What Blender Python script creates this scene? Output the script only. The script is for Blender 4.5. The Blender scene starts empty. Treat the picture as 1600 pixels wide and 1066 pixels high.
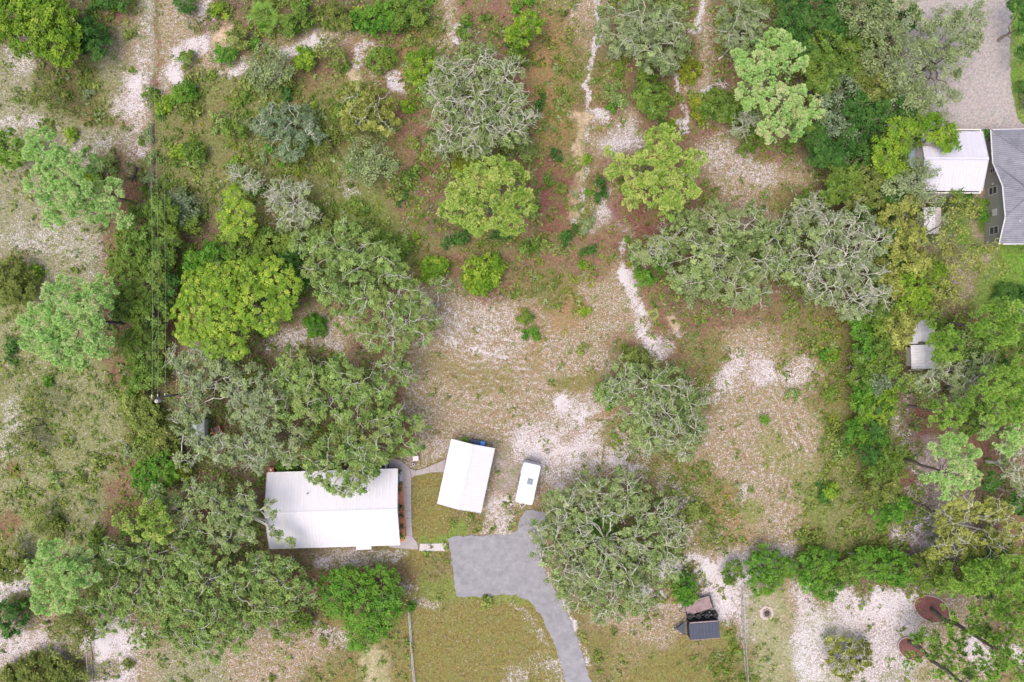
import bpy, math, random
import numpy as np
from mathutils import Vector, Matrix

# ------------------------------------------------------------------ camera, sky, sun, exposure
SC = bpy.context.scene
COL = SC.collection
CAM_H = 100.0
K = 150.0 / 1600.0                      # metres of ground per photograph pixel
cam = bpy.data.cameras.new('camera')
cam.sensor_width = 36.0
cam.lens = 24.0
cam.clip_start = 0.5
cam.clip_end = 2000.0
camo = bpy.data.objects.new('camera', cam)
COL.objects.link(camo)
camo.location = (0, 0, CAM_H)
camo.rotation_euler = (0, 0, 0)
SC.camera = camo

SUN_EL, SUN_AZ = math.radians(72), math.radians(235)      # azimuth clockwise from +Y
world = bpy.data.worlds.new('World')
SC.world = world
world.use_nodes = True
wn = world.node_tree
bg = wn.nodes['Background']
sky = wn.nodes.new('ShaderNodeTexSky')
sky.sky_type = 'NISHITA'
sky.sun_disc = False
sky.sun_elevation = SUN_EL
sky.sun_rotation = SUN_AZ
sky.air_density = 1.0
sky.dust_density = 6.0
sky.ozone_density = 1.0
wn.links.new(sky.outputs[0], bg.inputs[0])
bg.inputs[1].default_value = 0.15
sun = bpy.data.lights.new('sun', 'SUN')
sun.energy = 1.0
sun.angle = math.radians(55)
sun.color = (1.0, 0.945, 0.89)
suno = bpy.data.objects.new('sun', sun)
COL.objects.link(suno)
sd = Vector((math.sin(SUN_AZ) * math.cos(SUN_EL), math.cos(SUN_AZ) * math.cos(SUN_EL), math.sin(SUN_EL)))
suno.rotation_euler = sd.to_track_quat('Z', 'Y').to_euler()
SC.view_settings.view_transform = 'Standard'
SC.view_settings.look = 'None'
SC.view_settings.exposure = 0.88
SC.view_settings.gamma = 1.0
SC.view_settings.use_curve_mapping = False
SC.cycles.max_bounces = 6
SC.cycles.diffuse_bounces = 3
SC.cycles.transmission_bounces = 4

rng = np.random.default_rng(7)
R = random.Random(11)


def P(px, py, z=0.0):
    """World point standing at height z that the photograph shows at pixel px, py."""
    k = K * (1 - z / CAM_H)
    return ((px - 800) * k, (533 - py) * k, z)


# ------------------------------------------------------------------ helpers
def tag(o, label=None, cat=None, group=None, kind=None):
    if label: o['label'] = label
    if cat: o['category'] = cat
    if group: o['group'] = group
    if kind: o['kind'] = kind
    return o


def empty(name, loc, label, cat, group=None, rz=0.0):
    o = bpy.data.objects.new(name, None)
    COL.objects.link(o)
    o.location = loc
    o.rotation_euler = (0, 0, rz)
    o.empty_display_size = 0.5
    return tag(o, label, cat, group)


def link(name, me, parent=None):
    o = bpy.data.objects.new(name, me)
    COL.objects.link(o)
    if parent is not None:
        o.parent = parent
    return o


def mesh_np(name, verts, quads=None, tris=None, mat=None, attrs=None, smooth=False):
    me = bpy.data.meshes.new(name)
    verts = np.asarray(verts, dtype=np.float32).reshape(-1, 3)
    me.vertices.add(len(verts))
    me.vertices.foreach_set('co', verts.ravel())
    loops, starts, n0 = [], [], 0
    if quads is not None and len(quads):
        q = np.asarray(quads, dtype=np.int32).reshape(-1, 4)
        loops.append(q.ravel()); starts.append(np.arange(len(q)) * 4); n0 = q.size
    if tris is not None and len(tris):
        t = np.asarray(tris, dtype=np.int32).reshape(-1, 3)
        loops.append(t.ravel()); starts.append(np.arange(len(t)) * 3 + n0)
    lo = np.concatenate(loops).astype(np.int32)
    st = np.concatenate(starts).astype(np.int32)
    me.loops.add(len(lo)); me.loops.foreach_set('vertex_index', lo)
    me.polygons.add(len(st)); me.polygons.foreach_set('loop_start', st)
    me.update(calc_edges=True)
    if attrs:
        for k, v in attrs.items():
            v = np.asarray(v, dtype=np.float32)
            if v.ndim == 1:
                a = me.attributes.new(k, 'FLOAT', 'POINT'); a.data.foreach_set('value', v)
            else:
                a = me.attributes.new(k, 'FLOAT_COLOR', 'POINT'); a.data.foreach_set('color', v.ravel())
    if smooth:
        me.polygons.foreach_set('use_smooth', np.ones(len(st), dtype=bool))
    if mat: me.materials.append(mat)
    return me


class MB:
    def __init__(s): s.v, s.f = [], []
    def poly(s, pts):
        b = len(s.v); s.v += [tuple(p) for p in pts]; s.f.append(list(range(b, b + len(pts)))); return s
    def box(s, cx, cy, cz, sx, sy, sz, rz=0.0, taper=1.0):
        b = len(s.v); c, n = math.cos(rz), math.sin(rz)
        for dz in (-.5, .5):
            t = taper if dz > 0 else 1.0
            for dx, dy in ((-.5, -.5), (.5, -.5), (.5, .5), (-.5, .5)):
                x, y = dx * sx * t, dy * sy * t
                s.v.append((cx + x * c - y * n, cy + x * n + y * c, cz + dz * sz))
        s.f += [[b + i for i in f] for f in ((0, 3, 2, 1), (4, 5, 6, 7), (0, 1, 5, 4), (1, 2, 6, 5), (2, 3, 7, 6), (3, 0, 4, 7))]
        return s
    def prism(s, pts, z0, z1):
        """pts counter-clockwise outline (x,y)."""
        b = len(s.v); n = len(pts)
        s.v += [(p[0], p[1], z0) for p in pts] + [(p[0], p[1], z1) for p in pts]
        s.f.append(list(range(b + n - 1, b - 1, -1))); s.f.append(list(range(b + n, b + 2 * n)))
        for i in range(n):
            j = (i + 1) % n
            s.f.append([b + i, b + j, b + n + j, b + n + i])
        return s
    def tube(s, p0, p1, r0, r1=None, k=8):
        r1 = r0 if r1 is None else r1
        p0, p1 = Vector(p0), Vector(p1)
        q = (p1 - p0).to_track_quat('Z', 'Y'); b = len(s.v)
        for p, r in ((p0, r0), (p1, r1)):
            for i in range(k):
                a = 2 * math.pi * i / k
                s.v.append(tuple(p + q @ Vector((math.cos(a) * r, math.sin(a) * r, 0))))
        for i in range(k):
            j = (i + 1) % k
            s.f.append([b + i, b + j, b + k + j, b + k + i])
        s.f.append(list(range(b + k - 1, b - 1, -1))); s.f.append(list(range(b + k, b + 2 * k)))
        return s
    def mesh(s, name, mat, bevel=0):
        me = bpy.data.meshes.new(name); me.from_pydata(s.v, [], s.f); me.update()
        if mat: me.materials.append(mat)
        return me
    def build(s, name, mat, parent=None): return link(name, s.mesh(name, mat), parent)


# ------------------------------------------------------------------ materials
def new_mat(name):
    m = bpy.data.materials.new(name); m.use_nodes = True
    nt = m.node_tree; b = nt.nodes['Principled BSDF']
    return m, nt, b


def N(nt, t, **kw):
    n = nt.nodes.new(t)
    for k, v in kw.items(): setattr(n, k, v)
    return n


def noise(nt, scale, detail=3, rough=.6, vec=None, dist=0.0):
    n = N(nt, 'ShaderNodeTexNoise'); n.inputs['Scale'].default_value = scale
    n.inputs['Detail'].default_value = detail; n.inputs['Roughness'].default_value = rough
    n.inputs['Distortion'].default_value = dist
    if vec is not None: nt.links.new(vec, n.inputs['Vector'])
    return n.outputs['Fac']


def obj_vec(nt):
    return N(nt, 'ShaderNodeTexCoord').outputs['Object']


def geo_vec(nt):
    return N(nt, 'ShaderNodeNewGeometry').outputs['Position']


def math_n(nt, op, a, b=None, c=None, clamp=False):
    n = N(nt, 'ShaderNodeMath', operation=op); n.use_clamp = clamp
    for i, x in enumerate((a, b, c)):
        if x is None: continue
        if isinstance(x, (int, float)): n.inputs[i].default_value = x
        else: nt.links.new(x, n.inputs[i])
    return n.outputs[0]


def ramp(nt, fac, stops):
    r = N(nt, 'ShaderNodeValToRGB'); e = r.color_ramp.elements
    while len(e) < len(stops): e.new(0.5)
    for i, (p, c) in enumerate(stops):
        e[i].position = p; e[i].color = (c[0], c[1], c[2], 1)
    nt.links.new(fac, r.inputs[0]); return r.outputs[0]


def mixc(nt, fac, a, b, mode='MIX'):
    n = N(nt, 'ShaderNodeMix', data_type='RGBA', blend_type=mode)
    for i, x in ((0, fac), (6, a), (7, b)):
        if isinstance(x, (int, float)): n.inputs[i].default_value = x
        elif isinstance(x, tuple): n.inputs[i].default_value = (x[0], x[1], x[2], 1)
        else: nt.links.new(x, n.inputs[i])
    return n.outputs[2]


def surf(name, c, rough=.7, var=.15, scale=3.0, metal=0.0, bump=0.0, bscale=20, c2=None, thr=None):
    """plain surface with two scales of uneven colour; c2 = second colour in blotches"""
    m, nt, b = new_mat(name); v = geo_vec(nt)
    n1 = noise(nt, scale, 5, .65, v)
    lo = tuple(x * (1 - var) for x in c); hi = tuple(min(1, x * (1 + var)) for x in c)
    col = ramp(nt, n1, [(.3, lo), (.7, hi)])
    if c2:
        n2 = noise(nt, scale * .45 + .3, 6, .7, v)
        t = thr or .55
        f = ramp(nt, n2, [(t - .07, (0, 0, 0)), (t + .1, (1, 1, 1))])
        col = mixc(nt, f, col, c2)
    nt.links.new(col, b.inputs['Base Color'])
    b.inputs['Roughness'].default_value = rough; b.inputs['Metallic'].default_value = metal
    if bump:
        bp = N(nt, 'ShaderNodeBump'); bp.inputs['Strength'].default_value = bump; bp.inputs['Distance'].default_value = .03
        nt.links.new(noise(nt, bscale, 4, .6, v), bp.inputs['Height']); nt.links.new(bp.outputs[0], b.inputs['Normal'])
    return m


def foliage(name, dark, mid, light, trans=.3, patch=None, pscale=.5):
    """leaf colour from each leaf's own random tint; patch = second hue in loose drifts"""
    m, nt, b = new_mat(name)
    a = N(nt, 'ShaderNodeAttribute', attribute_name='tint')
    col = ramp(nt, a.outputs['Fac'], [(0.0, dark), (.5, mid), (1.0, light)])
    if patch:
        f = ramp(nt, noise(nt, pscale, 3, .6, geo_vec(nt)), [(.48, (0, 0, 0)), (.62, (1, 1, 1))])
        f2 = math_n(nt, 'MULTIPLY', f, .75)
        col = mixc(nt, f2, col, patch)
    nt.links.new(col, b.inputs['Base Color'])
    b.inputs['Roughness'].default_value = .55
    b.inputs['Specular IOR Level'].default_value = .12
    t = N(nt, 'ShaderNodeBsdfTranslucent'); nt.links.new(col, t.inputs[0])
    mx = N(nt, 'ShaderNodeMixShader'); mx.inputs[0].default_value = trans
    nt.links.new(b.outputs[0], mx.inputs[1]); nt.links.new(t.outputs[0], mx.inputs[2])
    nt.links.new(mx.outputs[0], nt.nodes['Material Output'].inputs[0])
    return m


M = {}
# foliage kinds (dark, mid, light)
FOL = {
    'oak':     ((.050, .080, .024), (.130, .182, .060), (.240, .300, .125)),
    'oakgreen': ((.045, .082, .018), (.125, .190, .050), (.225, .315, .100)),
    'oakgrey': ((.075, .100, .045), (.150, .195, .078), (.265, .320, .145)),
    'oakblue': ((.060, .098, .050), (.130, .182, .098), (.225, .285, .168)),
    'oakyel':  ((.085, .100, .020), (.200, .225, .050), (.320, .340, .100)),
    'mint':    ((.070, .145, .040), (.185, .325, .092), (.340, .490, .180)),
    'pineyel': ((.080, .135, .020), (.205, .310, .058), (.360, .480, .130)),
    'pinegrn': ((.045, .110, .014), (.130, .245, .036), (.250, .375, .075)),
    'hick':    ((.050, .115, .010), (.165, .275, .028), (.370, .440, .065)),
    'lime':    ((.070, .140, .012), (.190, .310, .028), (.350, .430, .060)),
    'bright':  ((.025, .090, .008), (.080, .210, .022), (.170, .330, .050)),
    'green':   ((.032, .078, .010), (.100, .165, .026), (.170, .270, .065)),
    'dark':    ((.015, .055, .010), (.045, .120, .022), (.095, .200, .045)),
    'olive':   ((.055, .080, .015), (.130, .160, .035), (.220, .240, .070)),
    'moss':    ((.080, .110, .010), (.170, .210, .022), (.270, .300, .045)),
    'grassy':  ((.070, .095, .018), (.155, .200, .045), (.250, .300, .085)),
}
PATCH = {'oak': (.17, .19, .09), 'oakgreen': (.16, .19, .06), 'green': (.15, .21, .035), 'olive': (.10, .14, .03),
         'oakgrey': (.20, .235, .14), 'hick': (.12, .22, .02), 'lime': (.10, .22, .02), 'mint': (.19, .29, .09),
         'dark': (.07, .15, .03), 'bright': (.13, .24, .03)}
GAIN = {'oak': 1.65, 'oakgreen': 1.62, 'oakgrey': 1.5, 'oakblue': 1.4, 'oakyel': 1.4, 'mint': 1.95, 'pineyel': 1.65, 'pinegrn': 1.38, 'hick': 1.25,
        'lime': 1.12, 'bright': 1.16, 'green': 1.35, 'dark': 1.2, 'olive': 1.35, 'moss': 1.25, 'grassy': 1.35}
for k, (a, b_, c) in FOL.items():
    gk = GAIN[k]; a, b_, c = [tuple(min(.62, x * gk) for x in u) for u in (a, b_, c)]; PATCH[k] = tuple(x * gk for x in PATCH[k]) if k in PATCH else None
    M[k] = foliage('foliage_' + k, a, b_, c, .40, PATCH.get(k), .35)
M['silver'] = surf('silver_bark', (.43, .42, .35), .9, .3, 3.0, c2=(.25, .25, .18), thr=.58)
M['bark'] = surf('brown_bark', (.20, .16, .13), .95, .3, 2.5, c2=(.10, .08, .065))
M['pinebark'] = surf('pine_bark', (.13, .105, .09), .95, .35, 2.5, c2=(.055, .045, .04))
M['roofwhite'] = surf('white_painted_metal_roof', (.445, .44, .475), .5, .02, .8, c2=(.425, .425, .465), thr=.6)
M['roofbarn'] = surf('pale_lavender_metal_roof', (.425, .415, .475), .45, .05, .7)
M['roofrust'] = surf('weathered_white_metal_roof', (.52, .515, .55), .6, .06, 2)
M['trim'] = surf('white_trim', (.48, .475, .49), .5, .04, 2)
M['wallcream'] = surf('pale_wall', (.52, .50, .46), .8, .06, 1.5)
M['walltaupe'] = surf('taupe_siding', (.235, .235, .205), .8, .05, 1.2, bump=.2, bscale=6)
M['shingle'] = surf('grey_roof_shingles', (.175, .175, .205), .9, .18, 1.3, c2=(.135, .135, .16), thr=.58, bump=.4, bscale=5)
M['glass'] = surf('dark_window_glass', (.03, .04, .05), .12, .05)
M['blueglass'] = surf('blue_grey_hatch', (.085, .13, .165), .4, .05)
M['asphalt'] = surf('old_grey_asphalt', (.205, .201, .218), .9, .10, 1.2, c2=(.168, .164, .178), thr=.52, bump=.35, bscale=9)
M['concrete'] = surf('walkway_concrete', (.275, .245, .25), .85, .12, 2.0, c2=(.22, .20, .20), thr=.6, bump=.2)
M['concretelight'] = surf('pale_new_concrete', (.38, .35, .355), .85, .07, 2.0)
M['mulch'] = surf('orange_bark_mulch', (.46, .175, .085), .95, .3, 6, c2=(.26, .09, .05), thr=.6, bump=.6, bscale=14)
M['mulchdark'] = surf('red_brown_mulch', (.155, .060, .052), .95, .25, 6, c2=(.10, .045, .04), bump=.6, bscale=14)
M['brick'] = surf('red_brick', (.30, .10, .06), .9, .2, 5)
M['pinkstone'] = surf('pinkish_stone_edging', (.36, .29, .27), .9, .15, 4)
M['blue'] = surf('bright_blue_plastic', (.04, .22, .60), .45, .08, 3)
M['navy'] = surf('navy_plastic', (.02, .045, .12), .5, .1, 3)
M['black'] = surf('black_paint', (.018, .019, .024), .5, .2, 3)
M['rubber'] = surf('black_rubber', (.02, .02, .022), .85, .2, 6)
M['bluegrey'] = surf('blue_grey_ribbed_cover', (.040, .048, .072), .8, .12, 1.5)
M['deckplank'] = surf('pinkish_weathered_plank', (.235, .165, .175), .85, .22, 2.5, c2=(.16, .10, .10), thr=.6)
M['deckpurple'] = surf('purple_brown_deck', (.15, .09, .115), .9, .2, 2.5)
M['steel'] = surf('galvanised_steel', (.36, .36, .37), .45, .1, 4, metal=.4)
M['wood'] = surf('grey_wood', (.26, .22, .19), .9, .2, 4)
M['rustred'] = surf('rusty_red_metal', (.26, .09, .05), .8, .3, 3)
M['copperwire'] = surf('pale_line_wire', (.20, .22, .17), .5, .1, 4)
M['tin'] = surf('green_grey_tin', (.38, .43, .40), .6, .15, 3, c2=(.26, .30, .27))
M['ash'] = surf('dark_ash', (.06, .045, .045), .95, .4, 6)
M['palepink'] = surf('pale_pink_board', (.56, .47, .46), .7, .08, 3)
M['tarp'] = surf('blue_grey_tarp', (.20, .26, .34), .6, .15, 2)


def paver_mat():
    m, nt, b = new_mat('pink_beige_pavers'); v = geo_vec(nt)
    n1 = noise(nt, 3.2, 4, .7, v); n2 = noise(nt, .35, 4, .6, v)
    vo = N(nt, 'ShaderNodeTexVoronoi'); vo.inputs['Scale'].default_value = 4.5; nt.links.new(v, vo.inputs['Vector'])
    c = ramp(nt, n1, [(.3, (.19, .14, .125)), (.7, (.33, .26, .235))])
    c = mixc(nt, .28, c, vo.outputs['Color'], 'OVERLAY')
    h = N(nt, 'ShaderNodeHueSaturation'); h.inputs['Saturation'].default_value = .28; nt.links.new(c, h.inputs['Color'])
    c = mixc(nt, math_n(nt, 'MULTIPLY', n2, .5), h.outputs[0], (.26, .20, .185))
    nt.links.new(c, b.inputs['Base Color']); b.inputs['Roughness'].default_value = .9
    return m


M['paver'] = paver_mat()


def worn_asphalt(m):
    nt = m.node_tree; b = nt.nodes['Principled BSDF']; src = b.inputs['Base Color'].links[0].from_socket; v = geo_vec(nt)
    w = N(nt, 'ShaderNodeMapping'); w.inputs['Scale'].default_value = (.28, .28, .28); nt.links.new(v, w.inputs['Vector'])
    dn = N(nt, 'ShaderNodeTexNoise'); dn.inputs['Scale'].default_value = 1.2; nt.links.new(w.outputs[0], dn.inputs['Vector'])
    ad = N(nt, 'ShaderNodeVectorMath', operation='ADD'); nt.links.new(w.outputs[0], ad.inputs[0]); nt.links.new(dn.outputs['Color'], ad.inputs[1])
    vo = N(nt, 'ShaderNodeTexVoronoi', feature='DISTANCE_TO_EDGE'); vo.inputs['Scale'].default_value = 1.0; nt.links.new(ad.outputs[0], vo.inputs['Vector'])
    cr = ramp(nt, vo.outputs['Distance'], [(.003, (.80, .80, .80)), (.010, (1, 1, 1))])
    c = mixc(nt, .8, src, cr, 'MULTIPLY')
    st = ramp(nt, noise(nt, .45, 5, .7, v, 1.5), [(.30, (.86, .86, .86)), (.5, (1, 1, 1)), (.72, (1.12, 1.11, 1.10))]); c = mixc(nt, 1.0, c, st, 'MULTIPLY')
    sp = ramp(nt, noise(nt, 7.0, 3, .7, v), [(.62, (0, 0, 0)), (.72, (.45, .45, .45))]); c = mixc(nt, sp, c, (.30, .27, .25))
    nt.links.new(c, b.inputs['Base Color'])


worn_asphalt(M['asphalt'])


def shingle_courses(m):
    nt = m.node_tree; b = nt.nodes['Principled BSDF']; src = b.inputs['Base Color'].links[0].from_socket; v = geo_vec(nt)
    w = N(nt, 'ShaderNodeTexWave', wave_type='BANDS', bands_direction='Y'); w.inputs['Scale'].default_value = 1.1; w.inputs['Distortion'].default_value = .6
    w.inputs['Detail'].default_value = 2; nt.links.new(v, w.inputs['Vector'])
    c = mixc(nt, .8, src, ramp(nt, w.outputs['Fac'], [(.1, (.70, .70, .70)), (.5, (1.08, 1.08, 1.08))]), 'MULTIPLY')
    nt.links.new(c, b.inputs['Base Color'])


shingle_courses(M['shingle'])


# ------------------------------------------------------------------ ground cover map (what grows or lies where)
ROWS = [
    "ddddrwssdddddddddsrrrbppdddsdddddddttttG",
    "ddddwsssprdpsprrbsddrbbpdddsrddddddttttG",
    "wddgwssppsbrrspsbdddrbbprdrprddddddttttG",
    "wgbgwspbgbbbbbrsbdddrbbprdrprddddddttttG",
    "wwgbbpbbbbbgbbbrrdddrbbsprrsrddddddttttt",
    "wwwwwpbbbbbggbbrrdddrbbpsrrrprdddddttttt",
    "wwwwrrgbbbbbgbbbrdddrbbsrrrpspppddddtttt",
    "wwwwrrgggbbbgggrddbdrrbsrrrpppbddddttttt",
    "wwwwrrggdbbbgggrbdddrrbsrrrrbpbbdddddGtt",
    "wwwwrrdddddggggbbbbbrrrsrrrrrdddddddpGGG",
    "rwwwrrdrrddddddbbrrrrrrrsrddrdddddddpptG",
    "bwwwrdrrdddddddrppprbbbpsrddrrddddddppGG",
    "bwwbrdrrddddpprrppppppppsrrrrrbbbdddddbb",
    "bbwwrdrpdddppprrpppppppprsrbpppbbbddddbb",
    "bbbbrddrdddddddpppppppppbbbbppppbbddddrr",
    "wbbgbddrddddddrppppppppppbbbppppbbdqrrdd",
    "wgbgbdddddddddrrppppppspbbbpppppgggdqrrd",
    "wbbgbddddddbbdrrppppssspbbbpppppgggdqqrr",
    "wbbbrrddddddddddooppsspppbbbspppgggdqqrr",
    "bbwbrrdddddddddooooppprddddbpspggggdqqrr",
    "bbbbrddddddddddooobpbbdddddbpspbgggdqqdr",
    "bbbbddddddbrppboobppppdddddpsssbbbbdqqdr",
    "sdddddddddrrrrroobpppppdddddssprbdddqddd",
    "wdddddddddddddrooooooobpddpssspsosssppdd",
    "pppwspdddpppdooooooooobpppppbspllssspppd",
    "spppspwwwppppbobooooooobppobbbllsssspppp",
    "bbbbspwwwpppbobooooooooboooobbpllssspppb",
]
for r_, c_, k_ in [(0,5,'w'),(0,6,'p'),(0,7,'p'),(1,5,'p'),(1,6,'p'),(1,7,'p'),(1,12,'p'),(2,5,'p'),(2,6,'p'),(2,13,'r'),(2,15,'r'),(0,17,'p'),(1,17,'p'),(0,27,'p'),(1,27,'p'),
                   (4,23,'r'),(4,27,'p'),(3,15,'p'),(6,23,'r'),(7,23,'p'),(9,23,'r'),(10,23,'r'),(10,24,'p'),(11,24,'p'),(12,24,'p'),(6,28,'p'),(23,26,'p'),(3,23,'b'),(2,23,'b')]:
    ROWS[r_] = ROWS[r_][:c_] + k_ + ROWS[r_][c_ + 1:]
for r_ in range(12, 22):                  # the green left hand meadow
    ROWS[r_] = ''.join('m' if (c_ < 5 and k_ in 'bgw') else k_ for c_, k_ in enumerate(ROWS[r_]))
for r_ in range(2, 10):                   # greener scrub in the upper left
    ROWS[r_] = ''.join('g' if (5 < c_ < 16 and k_ == 'b' and (c_ + r_) % 3) else k_ for c_, k_ in enumerate(ROWS[r_]))
for r_, c_, k_ in [(18,28,'p'),(19,28,'b'),(19,29,'p'),(20,28,'b'),(20,29,'p'),(21,28,'p'),(17,18,'p'),(18,20,'p'),(7,26,'r'),(7,27,'r'),(8,28,'r')]:
    ROWS[r_] = ROWS[r_][:c_] + k_ + ROWS[r_][c_ + 1:]
for i_, r_ in enumerate(ROWS):
    if len(r_) != 40: raise ValueError('row %d has %d' % (i_, len(r_)))
# type: colour of the plant cover / litter, sand showing (0..1), low plants density, grass density
TYPES = {
    's': ((.20, .160, .135), .62, .05, .15), 'p': ((.185, .135, .080), .37, .03, .5), 'w': ((.160, .155, .095), .29, .09, .8),
    'b': ((.120, .098, .046), .15, .42, .9), 'g': ((.115, .118, .050), .12, .6, 1.0), 'r': ((.135, .074, .058), .15, .30, .35),
    'o': ((.134, .112, .038), .18, .0, 1.0), 'd': ((.095, .064, .052), .10, .62, .4), 'G': ((.085, .180, .025), .0, .05, 1.2),
    'm': ((.138, .145, .066), .27, .26, 1.0),
    't': ((.26, .20, .17), .25, .0, .1), 'q': ((.20, .15, .155), .34, .06, .1), 'l': ((.20, .205, .125), .46, .0, .6),
}
TN = list(TYPES)
GRID = np.array([[TN.index(c) for c in r] for r in ROWS])
ONE = np.stack([(GRID == i).astype(float) for i in range(len(TN))], -1)        # 27,40,T
TV = np.array([list(TYPES[t][0]) + list(TYPES[t][1:]) for t in TN])             # T,6


def vnoise(x, y, seed=0):
    """smooth value noise on arrays"""
    xi = np.floor(x).astype(np.int64); yi = np.floor(y).astype(np.int64)
    fx = x - xi; fy = y - yi; fx = fx * fx * (3 - 2 * fx); fy = fy * fy * (3 - 2 * fy)
    def h(a, b):
        n = (a * 374761393 + b * 668265263 + seed * 1442695041) & 0x7fffffff
        n = ((n ^ (n >> 13)) * 1274126177) & 0x7fffffff
        return ((n ^ (n >> 16)) & 0xffff) / 65535.0
    return (h(xi, yi) * (1 - fx) + h(xi + 1, yi) * fx) * (1 - fy) + (h(xi, yi + 1) * (1 - fx) + h(xi + 1, yi + 1) * fx) * fy


def fbm(x, y, seed=0, o=4):
    s, a, t = 0, .5, 0
    for i in range(o):
        s = s + a * vnoise(x * 2 ** i, y * 2 ** i, seed + i * 17); t += a; a *= .5
    return s / t


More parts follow.
